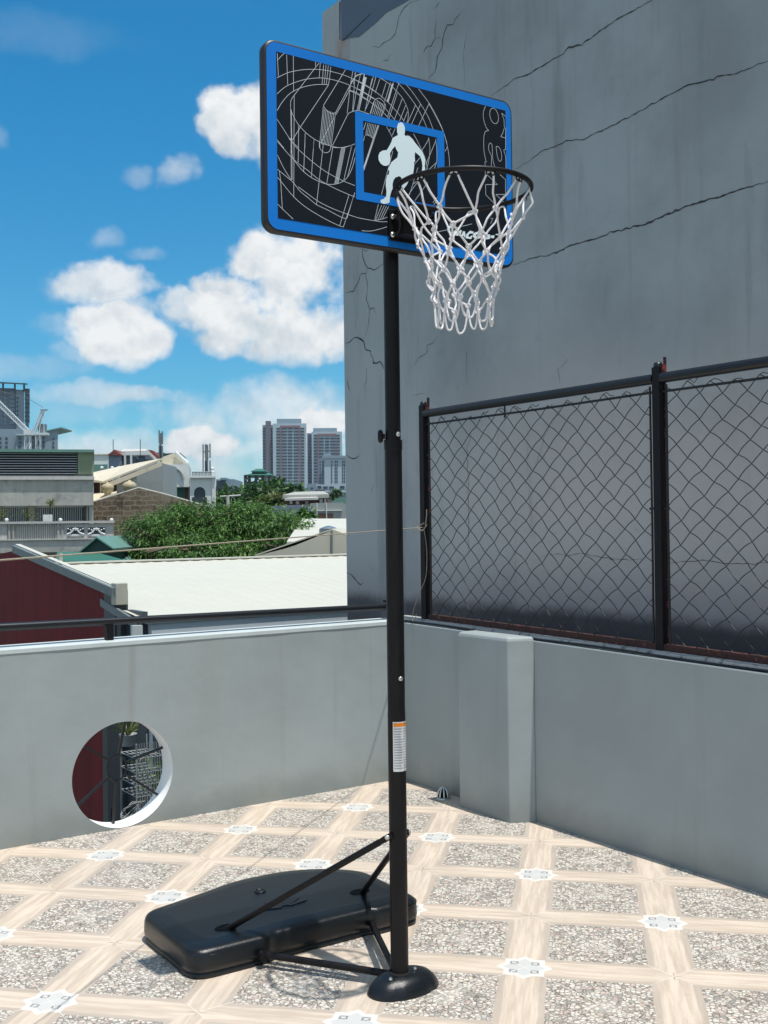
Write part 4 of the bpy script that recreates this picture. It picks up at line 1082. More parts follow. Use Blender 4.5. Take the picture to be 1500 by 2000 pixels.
def leaf_material(name, dark, mid, light):
    m, nt, b, o = newmat(name, 0.45, 0, 0.35)
    g = nt.nodes.new('ShaderNodeNewGeometry'); r = E(nt, g.outputs['Random Per Island'])
    c = mixc(nt, r.smooth(0.1, 0.7), dark, mid); c = mixc(nt, r.smooth(0.72, 0.98), c, light)
    c = mixc(nt, noise(nt, o, 0.8, 4).smooth(.45, .65) * .35, c, dark)
    setcol(nt, b, c)
    b.inputs['Subsurface Weight'].default_value = 0.0
    tr = nt.nodes.new('ShaderNodeBsdfTranslucent'); nt.links.new(c, tr.inputs[0])
    ms = nt.nodes.new('ShaderNodeMixShader'); ms.inputs[0].default_value = 0.30
    out = nt.nodes['Material Output']
    nt.links.new(b.outputs[0], ms.inputs[1]); nt.links.new(tr.outputs[0], ms.inputs[2]); nt.links.new(ms.outputs[0], out.inputs[0])
    return m
MT['leaf_mango'] = leaf_material('mango_leaves', (0.028, 0.080, 0.014), (0.085, 0.200, 0.034), (0.19, 0.33, 0.075))
MT['leaf_dark'] = leaf_material('dark_leaves', (0.022, 0.060, 0.022), (0.055, 0.135, 0.038), (0.11, 0.22, 0.055))
MT['leaf_olive'] = leaf_material('olive_leaves', (0.06, 0.085, 0.022), (0.13, 0.165, 0.05), (0.22, 0.24, 0.09))


def leaf_cloud(mb, n, centre_fn, L, Wd, droop=0.5):
    """n lance-shaped folded leaves; centre_fn(i) gives position and an outward direction"""
    for i in range(n):
        p, out = centre_fn(i)
        d = Vector(out) * 0.8 + Vector((random.gauss(0, .5), random.gauss(0, .5), random.gauss(0, .35) - droop)); d.normalize()
        s_ = d.cross(Vector((random.gauss(0, .4), random.gauss(0, .4), 1))).normalized(); nn = s_.cross(d)
        l = L * random.uniform(.6, 1.25); w = Wd * random.uniform(.7, 1.2)
        mb.add([p, p + d * l * .45 + s_ * w * .5 - nn * w * .12, p + d * l - Vector((0, 0, l * .12)), p + d * l * .45 - s_ * w * .5 - nn * w * .12, p + d * l * .5],
               [(0, 1, 4), (1, 2, 4), (2, 3, 4), (3, 0, 4)])


def tree(name, label, blobs, n, L, Wd, leaf, group=None, droop=0.4, trunk=0.2, limbs=True):
    """blobs: (centre, radii) of leaf masses; the trunk reaches the ground"""
    cs = [(Vector(c), Vector(r)) for c, r in blobs]
    vol = [r.x * r.z for c, r in cs]; tot = sum(vol)
    base = sum((c * v for (c, r), v in zip(cs, vol)), Vector()) / tot
    foot = Vector((base.x, base.y, GZ))
    t = thing(name, label, 'tree', tuple(foot), group)
    mb = MB(); fork = Vector((base.x, base.y, min(c.z - r.z * .6 for c, r in cs)))
    mb.tube(smooth_path([foot, foot.lerp(fork, .5) + Vector((random.gauss(0, .15), random.gauss(0, .15), 0)), fork], 5), [trunk * (1.25 - .5 * k / 10) for k in range(11)], 9)
    for c, r in cs:
        e = c + Vector((random.gauss(0, .2) * r.x, random.gauss(0, .2) * r.y, .2 * r.z))
        pth = smooth_path([fork - Vector((0, 0, .15)), fork.lerp(e, .5) + Vector((random.gauss(0, .1), random.gauss(0, .1), -.1 * r.z)), e], 4)
        mb.tube(pth, [trunk * .55 * (1 - .8 * k / (len(pth) - 1)) for k in range(len(pth))], 6)
        for q in range(3 if limbs else 1):
            v = Vector((random.gauss(0, 1), random.gauss(0, 1), random.gauss(.2, .6))).normalized()
            e2 = e + Vector((v.x * r.x, v.y * r.y, v.z * r.z)) * .75
            mb.tube([fork.lerp(e, random.uniform(.5, .9)), e.lerp(e2, .5) + Vector((0, 0, .05)), e2], [trunk * .22, trunk * .15, trunk * .06], 5)
    part('trunk', mb, MT['bark'], t)
    # clumps on the skin of each leaf mass, leaves scattered round each clump
    mb = MB(); cl = []
    for (c, r), v in zip(cs, vol):
        m_ = max(5, int(n / 26 * v / tot))
        for _ in range(m_):
            u = Vector((random.gauss(0, 1), random.gauss(0, 1), random.gauss(.1, 1))).normalized(); rad = random.uniform(.55, 1.06)
            cl.append((c + Vector((u.x * r.x, u.y * r.y, u.z * r.z)) * rad, u, min(r) * .26))
    def cf_(i):
        p, u, s_ = cl[i % len(cl)]
        v = Vector((random.gauss(0, 1), random.gauss(0, 1), random.gauss(0, .8)))
        return p + v * s_ * .55, (u * .5 + v * .4)
    leaf_cloud(mb, n, cf_, L, Wd, droop)
    part('crown', mb, leaf, t)
    return t


def block(mb, x0, x1, yt, D, dep, yb=None, mi=0):
    """upright block whose front spans x0..x1 at distance D, top at yt, down to yb or the ground"""
    xm = (x0 + x1) / 2; c = Q(max(xm, 10), yt, D); f = FR[0][1] if FR[0] else FH
    zb = GZ if yb is None else Q(max(xm, 10), yb, D).z
    a = Q(x0, yt, D); b_ = Q(x1, yt, D)
    mb.prism([(a.x, a.y, zb), (b_.x, b_.y, zb), (b_.x + f.x * dep, b_.y + f.y * dep, zb), (a.x + f.x * dep, a.y + f.y * dep, zb)], (0, 0, c.z - zb), mi)
    return mb
def blk(*a, **k): return block(MB(), *a, **k)
def outline_px(mb, pts, D, dep, mi=0): return mb.prism([Q(x, y, D) for x, y in pts], (FR[0][1] if FR[0] else FH) * dep, mi)
def loc_of(x, D): p = Q(x, 1000, D); return (p.x, p.y, GZ)
def windows(parent, rects, D, m, name='window', dep=0.15, lift=0.05):
    """each opening is a part of its own; only past a hundred do the smallest share one part"""
    rects = sorted(rects, key=lambda r: -(r[1] - r[0]) * (r[3] - r[2]))
    rest = MB()
    for i, (x0, x1, y0, y1) in enumerate(rects):
        mb = MB() if i < 100 else rest
        block(mb, x0, x1, y0, D - lift, dep, y1)
        if i < 100: part(name, mb, m, parent)
    if len(rects) > 100:
        o = part(name + '_rest', rest, m, parent); o['kind'] = 'stuff'

# ---- neighbour with the maroon gable wall and the white roof
GXP, EY = 0.18, 5.6
ng = thing('neighbour_house', 'next door house with white sheet roof and maroon gable wall', 'house', (3, 7, GZ))
gp = lambda x, y: onX(x, y, GXP)
near = gp(265, 1210); up0 = gp(228, 1148); up1 = gp(0, 1052); stp = gp(228, 1182)
slope = (up1.z - up0.z) / (up1.y - up0.y)
yr = 9.4; zrdg = up0.z + slope * (yr - up0.y)
ycor = gp(206, 1200).y
mb = MB()     # maroon sheet between its corner post and the back
zc = up0.z + slope * (ycor - up0.y) - 0.06
mb.prism([(GXP, ycor, GZ), (GXP, ycor, zc), (GXP, yr, zrdg - .06), (GXP, 15, zc - .1), (GXP, 15, GZ)], (0.05, 0, 0))
part('gable_wall', mb, MT['maroon'], ng)
mb = MB(); mb.box(GXP - .015, GXP + .12, up0.y + .02, ycor - .003, GZ, zc + .0); part('corner_post', mb, MT['flash_dark'], ng)
mb = MB(); mb.box(GXP + .10, GXP + .16, near.y + .10, up0.y + .015, GZ, stp.z - .05); part('side_wall', mb, MT['flash_dark'], ng)
mb = MB(); mb.prism([(GXP - .05, up0.y, up0.z - .085), (GXP - .05, up0.y, up0.z), (GXP - .05, yr, zrdg), (GXP - .05, yr, zrdg - .085)], (0.035, 0, 0)); part('rake_flashing', mb, MT['flash_grey'], ng)
mb = MB(); mb.prism([(GXP - .012, up0.y, up0.z + .004), (GXP + .05, up0.y, up0.z + .004), (GXP + .05, yr, zrdg + .004), (GXP - .012, yr, zrdg + .004)], (0, 0, .012)); part('rake_cap', mb, MT['white_roof'], ng)
mb = MB(); mb.prism([(GXP - .02, near.y, near.z - .075), (GXP - .02, near.y, near.z), (GXP - .02, stp.y + .4, stp.z + slope * .4), (GXP - .02, stp.y + .4, stp.z + slope * .4 - .075)], (0.03, 0, 0)); part('lower_rake', mb, MT['flash_grey'], ng)
g0, g1 = onY(213, 1140, up0.y - .03), onY(231, 1182, up0.y - .03)
mb = MB(); mb.box(GXP - .02, GXP + .10, up0.y - .03, up0.y + .1, g1.z, g0.z); part('gutter_end', mb, MT['gutter_cream'], ng, bevel=.006)
# roof sheet: one slope from eave to ridge, a little corrugation
er = onY(680, 1192, EY); XE = 16.0
zE = lambda x: near.z + (er.z - near.z) * (x - GXP) / (er.x - GXP) * 0.0
zn = near.z; z_r2 = onY(400, 1093, yr).z
mb = MB(); n_ = 260; xs = np.linspace(GXP + 0.052, XE, n_)
vs = []
for i, x in enumerate(xs):
    d = 0.006 if i % 3 == 0 else 0.0
    vs += [(x, near.y, zn + d), (x, yr, z_r2 + d), (x, 15.0, zn - .2 + d)]
mb.add(vs, [(3 * i + k, 3 * i + 3 + k, 3 * i + 4 + k, 3 * i + 1 + k) for i in range(n_ - 1) for k in (0, 1)])
part('roof', mb, MT['white_roof'], ng)
mb = MB(); mb.box(GXP + .16, XE, near.y + .012, near.y + .28, GZ, zn - .05); fw_ = part('front_wall', mb, MT['facade_pale'], ng)
mb = MB(); mb.box(GXP + .16, XE, near.y - .004, near.y + .011, GZ, zn - .55); part('lower_wall', mb, MT['flash_dark'], ng)
mb = MB(); mb.box(GXP + .10, XE, near.y - .005, near.y + .03, zn - .05, zn - .002); part('eave_fascia', mb, MT['flash_grey'], ng)
mb = MB(); mb.box(GXP + .16, XE, near.y - .012, near.y + .010, zn - .235, zn - .20); part('wall_trim', mb, MT['white_roof'], fw_)
mb = MB(); a = onY(258, 1240, near.y - .05); b_ = onY(278, 1240, near.y - .05); mb.box(a.x, b_.x, near.y - .06, near.y - .014, zn - .62, zn - .052); part('downpipe', mb, MT['coping'], ng)
mb = MB(); 
for x0_, x1_ in ((150, 640),):
    a = Vector((GXP + .3, yr, z_r2)); mb.box(GXP + .055, XE, yr - .10, yr + .10, z_r2 + .004, z_r2 + .022)
part('ridge_cap', mb, MT['white_roof'], ng)
mb = MB(); p = gp(108, 1098); mb.tube([p + Vector((.06, 0, -.03)), p + Vector((.06, 0, .10))], .022, 8); part('vent_stub', mb, MT['gutter_cream'], ng)

MT['rack_wire'] = mat('dull_rack_wire', (0.30, 0.32, 0.32), 0.5, var=0.3, scale=8)
# ---- alley seen through the round opening
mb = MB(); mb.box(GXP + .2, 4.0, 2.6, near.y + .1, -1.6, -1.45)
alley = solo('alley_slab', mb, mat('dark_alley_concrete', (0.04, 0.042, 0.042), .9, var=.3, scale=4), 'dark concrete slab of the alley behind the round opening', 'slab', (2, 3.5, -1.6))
def through(x, y, Y): return onY(x, y, Y)
wr = thing('wire_rack', 'white wire shelf rack seen through the right half of the round opening', 'rack', tuple(through(295, 1560, 3.6)))
ra, rb = through(261, 1478, 3.5), through(314, 1592, 3.5)
for z in (through(280, 1478, 3.5).z, through(280, 1506, 3.5).z, through(280, 1530, 3.5).z, through(280, 1552, 3.5).z):
    mb = MB()
    for t in np.linspace(0, 1, 7): mb.tube([(ra.x + (rb.x - ra.x) * t, 3.45, z), (ra.x + (rb.x - ra.x) * t, 3.75, z)], .0035, 5)
    for y in (3.45, 3.55, 3.65, 3.75): mb.tube([(ra.x, y, z), (rb.x, y, z)], .004, 5)
    part('shelf', mb, MT['rack_wire'], wr)
for x in (ra.x, rb.x):
    for y in (3.45, 3.75):
        mb = MB(); mb.tube([(x, y, -1.45), (x, y, ra.z + .10)], .006, 6); part('upright', mb, MT['rack_wire'], wr)
mb = MB()
for t in np.linspace(0, 1, 12): mb.tube([(ra.x + (rb.x - ra.x) * t, 3.44, ra.z + .10), (ra.x + (rb.x - ra.x) * t + .03, 3.44, rb.z)], .003, 5)
part('side_wires', mb, MT['rack_wire'], wr)
c_ = through(258, 1580, 3.3); mb = MB()
for k in range(5): mb.tube([c_ + Vector((.05 * cos(a) * (1 + .2 * k), .03 * sin(2 * a + k), .05 * sin(a + k * .3))) for a in np.linspace(0, 2 * pi, 14)[:-1]], .0025, 5, closed=True)
solo('coiled_wire', mb, MT['rack_wire'], 'tangle of coiled pale wire low in the round opening', 'wire', tuple(c_))
pp = through(250, 1440, 3.55); pl = thing('potted_plant', 'spiky plant in a grey pot at the top of the round opening', 'plant', (pp.x, pp.y, pp.z - .06))
mb = MB(); mb.lathe([(.045, -.06), (.062, .02), (.066, .025), (.058, .02), (.05, .01)], pp, 16); part('pot', mb, MT['grey_wall'], pl)
mb = MB()
for k in range(26):
    a = random.uniform(0, 2 * pi); d = Vector((cos(a), sin(a), random.uniform(.6, 2))).normalized(); s_ = Vector((-sin(a), cos(a), 0)) * .008
    b0 = pp + Vector((0, 0, .015)); mb.add([b0 - s_, b0 + s_, b0 + d * .10 + s_ * .5, b0 + d * .15 - Vector((0, 0, .02))], [(0, 1, 2, 3)])
part('leaves', mb, MT['leaf_olive'], pl)
pp = through(297, 1515, 3.95); pl = thing('green_plant', 'leafy green plant behind the white wire rack in the round opening', 'plant', (pp.x, pp.y, -1.45))
mb = MB(); leaf_cloud(mb, 160, lambda i: (pp + Vector((random.gauss(0, .07), random.gauss(0, .07), random.gauss(0, .09))), Vector((random.gauss(0, 1), random.gauss(0, 1), .3))), .07, .025); part('leaves', mb, MT['leaf_mango'], pl)
mb = MB(); mb.tube([(pp.x, pp.y, -1.45), (pp.x + .01, pp.y, pp.z)], .012, 6); part('stem', mb, MT['bark'], pl)
for xx, yy, lab in ((235, 3.9, 'tall dark steel post right of the maroon wall in the round opening'),):
    p = through(xx, 1500, yy); mb = MB(); mb.box(p.x - .10, p.x + .02, yy, yy + .1, -1.6, .9); solo('alley_post', mb, MT['dark_steel'], lab, 'post', (p.x, yy, -1.6))

# ---- big bushy tree beyond the white roof
def ab(x, y, D, rx, rz, ry=None): r = rx * D / FOC; return (Q(x, y, D), (r, ry or r * 1.0, rz * D / FOC))
tree('mango_tree', 'wide bushy green tree spreading behind the white roof',
     [ab(290, 1050, 36, 62, 44), ab(350, 1025, 37, 70, 42), ab(430, 1030, 37, 80, 50), ab(500, 1025, 37, 75, 46), ab(560, 1040, 36, 58, 40), ab(400, 1075, 35.5, 110, 36), ab(520, 1075, 35.5, 90, 30), ab(300, 1085, 35.5, 60, 30), ab(360, 995, 38, 30, 14), ab(470, 996, 38, 50, 16)],
     27000, 0.20, 0.050, MT['leaf_mango'], droop=.55, trunk=.28)
gt = 'trees in the middle distance'
tree('broad_tree', 'dark dense tree in front of the steel frame', [ab(455, 985, 92, 40, 30), ab(500, 975, 95, 40, 32), ab(425, 992, 90, 22, 24)], 2600, .75, .30, MT['leaf_dark'], gt)
tree('broad_tree', 'dark tree below the left edge of the red and grey tower', [ab(545, 962, 125, 40, 22), ab(520, 958, 125, 22, 17), ab(575, 966, 125, 24, 16)], 2200, .9, .4, MT['leaf_dark'], gt)
tree('broad_tree', 'paler olive tree left of the low brown roofed house', [ab(540, 985, 85, 30, 18), ab(515, 990, 85, 22, 18)], 1500, .6, .25, MT['leaf_olive'], gt)
tree('small_tree', 'small bright green tree between the blue wall and the grey wall', [ab(598, 1008, 52, 14, 14), ab(588, 1014, 52, 10, 10)], 700, .35, .12, MT['leaf_mango'], gt, trunk=.1)
tree('small_tree', 'little dark tree in front of the long low white building', [ab(654, 964, 220, 6, 12)], 300, 1.3, .7, MT['leaf_dark'], gt, trunk=.2)

frame(184)
# ---- concrete house on the left, with louvres and balcony
DA = 45
ha = thing('concrete_house', 'raw concrete house with grey louvres and a long balcony, far left', 'house', loc_of(60, DA))
mb = MB(); block(mb, -260, 182, 932, DA, 9, 988); block(mb, -260, 182, 880, DA + .35, 8.6, 932.5); block(mb, 174, 182, 987, DA + .2, 8.5); block(mb, -260, 174, 987, DA + 1.6, 7); part('wall', mb, MT['concrete_old'], ha)
mb = MB(); block(mb, -262, 184, 930, DA - .12, .5, 937); part('cornice', mb, MT['concrete_lt'], ha)
mb = MB(); block(mb, -265, 184, 877, DA - .05, 9.6, 882.5); part('roof', mb, MT['roof_teal'], ha)
mb = MB(); block(mb, -260, 150, 884, DA + .28, .1, 927); lv = part('louvre_recess', mb, MT['void'], ha)
for k in range(9):
    y = 886.5 + k * 4.85; mb = MB(); c = Q(-50, y, DA + .18); w = 400 * DA / FOC / 2
    a = Q(-260, y, DA + .18); b_ = Q(150, y, DA + .18); a.z = b_.z = Q(75, y, DA + .18).z
    mb.prism([a, b_, b_ + FH * .05 + Vector((0, 0, .02)), a + FH * .05 + Vector((0, 0, .02))], (0, 0, .014)); part('slat', mb, MT['louver'], lv)
mb = MB(); block(mb, 152, 181, 883, DA + .2, .14, 926)
for k in range(5): block(mb, 154 + k * 5.4, 155.4 + k * 5.4, 897, DA + .17, .05, 925)
part('sheet_panel', mb, MT['sheet_green'], ha)
mb = MB(); block(mb, -260, 174, 987, DA + 1.55, .04, 1030); part('veranda_back', mb, mat('veranda_paint', (.23, .235, .21), .7, var=.08, scale=.6), ha)
for x0_, x1_ in ((6, 54), (68, 164)):
    mb = MB(); block(mb, x0_, x1_, 990, DA + 1.50, .06, 1025); g_ = part('window', mb, MT['dark_glass'], ha)
    mb = MB(); block(mb, x0_ - 1, x1_ + 1, 988.5, DA + 1.44, .08, 991)
    for k in range(int((x1_ - x0_) / 3.6)): block(mb, x0_ + k * 3.6, x0_ + k * 3.6 + 1.2, 990, DA + 1.45, .04, 1025)
    part('window_bars', mb, MT['facade_pale'], g_)
mb = MB(); block(mb, 54.5, 67, 966, DA + 1.30, .2); part('column', mb, MT['concrete_old'], ha)
mb = MB(); mb.tube([Q(171, 966, DA + .9), Q(171, 1022, DA + .9)], .035, 8); part('downpipe', mb, MT['facade_pale'], ha)
# balcony
DB = 42.5
mb = MB(); block(mb, -260, 222, 1070, DB, 3.4, 1080); slab = part('balcony', mb, MT['concrete_old'], ha)
mb = MB(); block(mb, -262, 224, 1019, DB - .06, .3, 1023.5); part('balustrade_cap', mb, MT['concrete_lt'], slab)
mb = MB(); block(mb, -262, 223, 1053.5, DB - .06, .3, 1056); part('balustrade_base', mb, MT['concrete_lt'], slab)
mb = MB(); block(mb, -260, 222, 1056.2, DB + .02, .2, 1070); block(mb, 110, 222, 1023.6, DB + .04, .16, 1053.4); block(mb, -260, 14, 1023.6, DB + .04, .16, 1053.4); part('balustrade_wall', mb, MT['concrete_lt'], slab)
for x0_ in (16, 24, 112, 120): 
    mb = MB(); block(mb, x0_, x0_ + 4, 1023.6, DB, .22, 1053.4); part('balustrade_pier', mb, MT['concrete_old'], slab)
mb = MB()
for k in range(19): mb.tube([Q(31 + k * 4.3, 1023.6, DB + .1), Q(31 + k * 4.3, 1053.4, DB + .1)], .032, 6)
o_ = part('balusters', mb, MT['concrete_lt'], slab); o_['kind'] = 'stuff'
for x0_ in (131, 172):
    mb = MB(); block(mb, x0_, x0_ + 33, 1030, DB + .02, .05, 1048); f_ = part('lattice_panel', mb, MT['window'], slab)
    mb = MB(); block(mb, x0_, x0_ + 33, 1043, DB - .01, .05, 1047.5)
    mb.tube(smooth_path([Q(x0_, 1044, DB), Q(x0_ + 8, 1040, DB), Q(x0_ + 16, 1032, DB), Q(x0_ + 24, 1040, DB), Q(x0_ + 33, 1044, DB)], 4), .04, 6)
    for k in range(7): mb.ball(Q(x0_ + 2 + k * 4.8, 1033 + (k % 2) * 2, DB - .01), .035, 6)
    part('lattice', mb, MT['white_wall'], f_)
for x0_ in (13, 118, 218):
    mb = MB(); c = Q(x0_, 1015.5, DB + .1); mb.ball(c, .075, 12); mb.lathe([(.055, -.12), (.05, -.05)], c, 10); part('globe_lamp', mb, MT['white_wall'], slab)
mb = MB(); block(mb, 116, 124, 1080, DB + .4, .3); block(mb, -260, 222, 1080.5, DB + 2.5, .3); part('lower_wall', mb, MT['concrete_old'], ha)
# plants on the balcony
c = Q(93, 1012, DB + .6); bp_ = thing('balcony_plant', 'spiky plant in a white square pot on the concrete balcony', 'plant', (c.x, c.y, Q(93, 1020, DB + .6).z))
mb = MB(); block(mb, 84, 102, 1005, DB + .5, .35, 1019); part('pot', mb, MT['white_wall'], bp_)
mb = MB(); c = Q(99, 985, DB + .7); mb.tube([Q(97, 1006, DB + .7), c], .02, 6); part('stem', mb, MT['bark'], bp_)
mb = MB(); leaf_cloud(mb, 90, lambda i: (c + Vector((random.gauss(0, .06),) * 3), Vector((random.gauss(0, 1), random.gauss(0, 1), .7))), .30, .035, .1); part('leaves', mb, MT['leaf_olive'], bp_)
for x_, lab in ((55, 'straggly shrub behind the balcony rail, left of the white pot'), (3, 'straggly shrub at the left end of the concrete balcony')):
    c = Q(x_, 1006, DB + .8); s2 = thing('balcony_shrub', lab, 'plant', (c.x, c.y, c.z - .3))
    mb = MB(); leaf_cloud(mb, 130, lambda i: (c + Vector((random.gauss(0, .16), random.gauss(0, .16), random.gauss(-.02, .17))), Vector((random.gauss(0, 1), random.gauss(0, 1), .5))), .15, .05, .1); part('leaves', mb, MT['leaf_olive'], s2)
    mb = MB(); mb.tube([c + Vector((0, 0, -.3)), c + Vector((.03, .02, .1))], .015, 6); part('stem', mb, MT['bark'], s2)

frame()
# ---- green roofed sheds before the balcony house
DG = 33
gr = thing('green_shed', 'dark green gabled sheet shed behind the maroon wall', 'shed', loc_of(185, DG))
mb = MB(); outline_px(mb, [(150, 1085), (188, 1052), (217, 1071), (217, 1180), (150, 1180)], DG, 3.5); part('wall', mb, MT['roof_green_dk'], gr)
mb = MB(); a, b_, c = Q(146, 1087, DG - .2), Q(188, 1051, DG - .2), Q(222, 1074, DG - .2)
for p, q in ((a, b_), (b_, c)): mb.prism([p, q, q + FH * 4.2, p + FH * 4.2], (0, 0, .05))
part('roof', mb, MT['roof_teal'], gr)
mb = MB(); a, b_, c, d = Q(106, 1099, DG - 1.5), Q(250, 1099, DG - 1.5), Q(185, 1081, DG - .1), Q(112, 1081, DG - .1); mb.prism([a, b_, c, d], (0, 0, .05))
g2 = thing('green_lean_to', 'low mid green sheet roof in front of the dark green shed', 'shed', loc_of(160, DG - 1.5)); part('roof', mb, MT['roof_green'], g2)
mb = MB(); block(mb, 112, 240, 1099.5, DG - 1.2, 1.0); part('wall', mb, MT['roof_green_dk'], g2)
mb = MB(); a, b_, c, d = Q(218, 1100, DG + 1), Q(256, 1098, DG + 1), Q(232, 1062, DG + 5), Q(218, 1062, DG + 5); mb.prism([a, b_, c, d], (0, 0, .05))
for k in range(6): 
    t = k / 5; mb.tube([a.lerp(b_, t) + Vector((0, 0, .06)), d.lerp(c, t) + Vector((0, 0, .06))], .025, 5)
g3 = thing('teal_roof_shed', 'small shed with ribbed teal roof left of the bushy tree', 'shed', loc_of(236, DG + 2)); part('roof', mb, MT['roof_teal'], g3)
mb = MB(); block(mb, 220, 252, 1101, DG + 1.3, 3); part('wall', mb, MT['roof_green_dk'], g3)

# ---- old stone gable
DS = 50
sg = thing('stone_gable', 'old brown stone block gable wall left of the bushy tree', 'wall', loc_of(280, DS))
mb = MB(); outline_px(mb, [(150, 990), (183, 981), (230, 967), (271, 954), (320, 966), (366, 981), (410, 992), (470, 1010), (470, 1200), (150, 1200)], DS, .5); part('wall', mb, MT['stone'], sg)
mb = MB(); mb.tube([Q(x, y, DS + .1) for x, y in ((150, 990), (230, 966), (271, 953), (320, 965), (410, 991))], .05, 6); part('coping', mb, MT['concrete_old'], sg)

# ---- shack roof and jars
DR = 53
sh = thing('cream_roof_shack', 'lean-to with long sloping cream roof above the stone gable', 'shed', loc_of(240, DR))
mb = MB(); a, b_, c, d = Q(182, 941, DR), Q(202, 944, DR), Q(316, 899, DR + .5), Q(245, 912, DR + 7); e = Q(182, 926, DR + 6)
mb.prism([a, b_, c, d, e], (0, 0, .10)); part('roof', mb, MT['cream_roof'], sh)
mb = MB(); mb.prism([b_ + Vector((0, 0, -.05)), c + Vector((0, 0, -.05)), c + Vector((0, 0, -.28)), b_ + Vector((0, 0, -.30))], FH * .08); part('fascia', mb, MT['cream_roof'], sh)
mb = MB(); outline_px(mb, [(228, 936), (266, 922), (266, 975), (228, 975)], DR + .4, .2); part('wall', mb, MT['concrete_lt'], sh)
mb = MB(); outline_px(mb, [(183, 943), (228, 937), (228, 972), (183, 972)], DR + .6, .2); part('back_wall', mb, MT['brown'], sh)
mb = MB(); block(mb, 195, 197.5, 943, DR + .2, .1, 966); part('prop', mb, MT['cream_roof'], sh)
mb = MB(); a, b_, c, d = Q(182, 982, DR - 1.6), Q(228, 966, DR - 1.6), Q(228, 962, DR + .3), Q(182, 966, DR + .3); mb.prism([a, b_, c, d], (0, 0, .08)); part('lower_roof', mb, MT['cream_roof'], sh)
for x_, y_, r_, lab in ((210, 953, 12.5, 'smaller ochre clay jar under the cream roof'), (253, 950, 14, 'larger ochre clay jar at the peak of the stone gable')):
    R_ = r_ * (DR - 1) / FOC; c = Q(x_, y_, DR - 1)
    mb = MB(); mb.lathe([(R_ * .55, -R_ * .85), (R_ * .9, -R_ * .35), (R_, 0), (R_ * .92, R_ * .32), (R_ * .65, R_ * .58), (R_ * .3, R_ * .70), (R_ * .15, R_ * .85), (.01, R_ * .95)], c, 20)
    mb.lathe([(R_ * .45, -R_ * 1.6), (R_ * .5, -R_ * .84)], c, 12)
    solo('clay_jar', mb, MT['urn'], lab, 'jar', (c.x, c.y, c.z - R_ * 1.6), 'ochre jars on the shack')

# ---- bluish houses behind the shack
DH = 85
bh = thing('blue_house', 'blue grey house with small red brown roof behind the cream shack', 'house', loc_of(240, DH))
mb = MB(); block(mb, 212, 234, 887, DH, 4); block(mb, 234, 318, 884, DH + 1, 6); part('wall', mb, MT['blue_wall'], bh)
mb = MB(); outline_px(mb, [(210, 888), (224, 878), (234, 887), (234, 889), (210, 889)], DH - .3, 5); part('roof', mb, MT['red_roof'], bh)
mb = MB(); block(mb, 233, 300, 884, DH + .7, .2, 889); block(mb, 242, 246, 889, DH + .7, .3, 912); block(mb, 254, 258, 889, DH + .7, .3, 912); block(mb, 246, 262, 889, DH + .9, .2, 915); part('white_frame', mb, MT['white_wall'], bh)
windows(bh, [(240, 242, 889, 908), (247, 253, 890, 906), (258, 266, 892, 910), (270, 282, 890, 904)], DH + .8, MT['window'])
mb = MB(); a, b_, c, d = Q(236, 884, DH + 1), Q(290, 883, DH + 1), Q(285, 879, DH + 5), Q(240, 879, DH + 5); mb.prism([a, b_, c, d], (0, 0, .1)); part('flat_roof', mb, MT['concrete_lt'], bh)
mb = MB(); outline_px(mb, [(288, 879), (296, 879), (324, 904), (316, 904)], DH - .5, 1.2); part('stair_gable', mb, MT['red_roof'], bh)
mb = MB(); outline_px(mb, [(284, 880), (288, 879), (316, 905), (308, 905)], DH - .6, 1.2); part('gable_trim', mb, MT['white_wall'], bh)
mb = MB(); block(mb, 267, 318, 905, 60, 4); block(mb, 267, 318, 940, 59.8, .1, 990); w2 = solo('grey_shed_block', mb, MT['grey_wall'], 'grey blue block house wall right of the cream sloping roof', 'house', loc_of(292, 60))
mb = MB(); block(mb, 180, 210, 888, 95, 5); hw = thing('white_house', 'small white house with green base peeping over the concrete house roof', 'house', loc_of(195, 95)); part('wall', mb, MT['white_wall'], hw)
mb = MB(); block(mb, 181, 209, 907, 94.8, .2, 930); part('base_wall', mb, MT['roof_teal'], hw)
mb = MB(); block(mb, 179, 211, 886.5, 94.9, 6, 888.5); part('roof', mb, MT['cream_roof'], hw)
for k, x_ in enumerate((199, 219, 232)):
    mb = MB(); c = Q(x_, 914, 70); mb.ball(c, .12, 10); mb.tube([c - Vector((0, 0, .1)), c - Vector((0, 0, 3))], .04, 6)
    solo('roof_globe_lamp', mb, MT['white_wall'], 'white globe lamp on a roof post above the cream roof', 'lamp', tuple(c - Vector((0, 0, 3))), 'white globe lamps above the cream roof')
for x_, y0_, lab in ((221, 858, 'left one of two thin roof poles on the blue house'), (274, 858, 'right one of two thin roof poles on the blue house')):
    mb = MB(); mb.tube([Q(x_, 890, DH - .5), Q(x_, y0_, DH - .5)], .03, 5); c = Q(x_, 890, DH - .5); solo('roof_pole', mb, MT['dark_steel'], lab, 'pole', tuple(c), 'thin poles on the blue house')

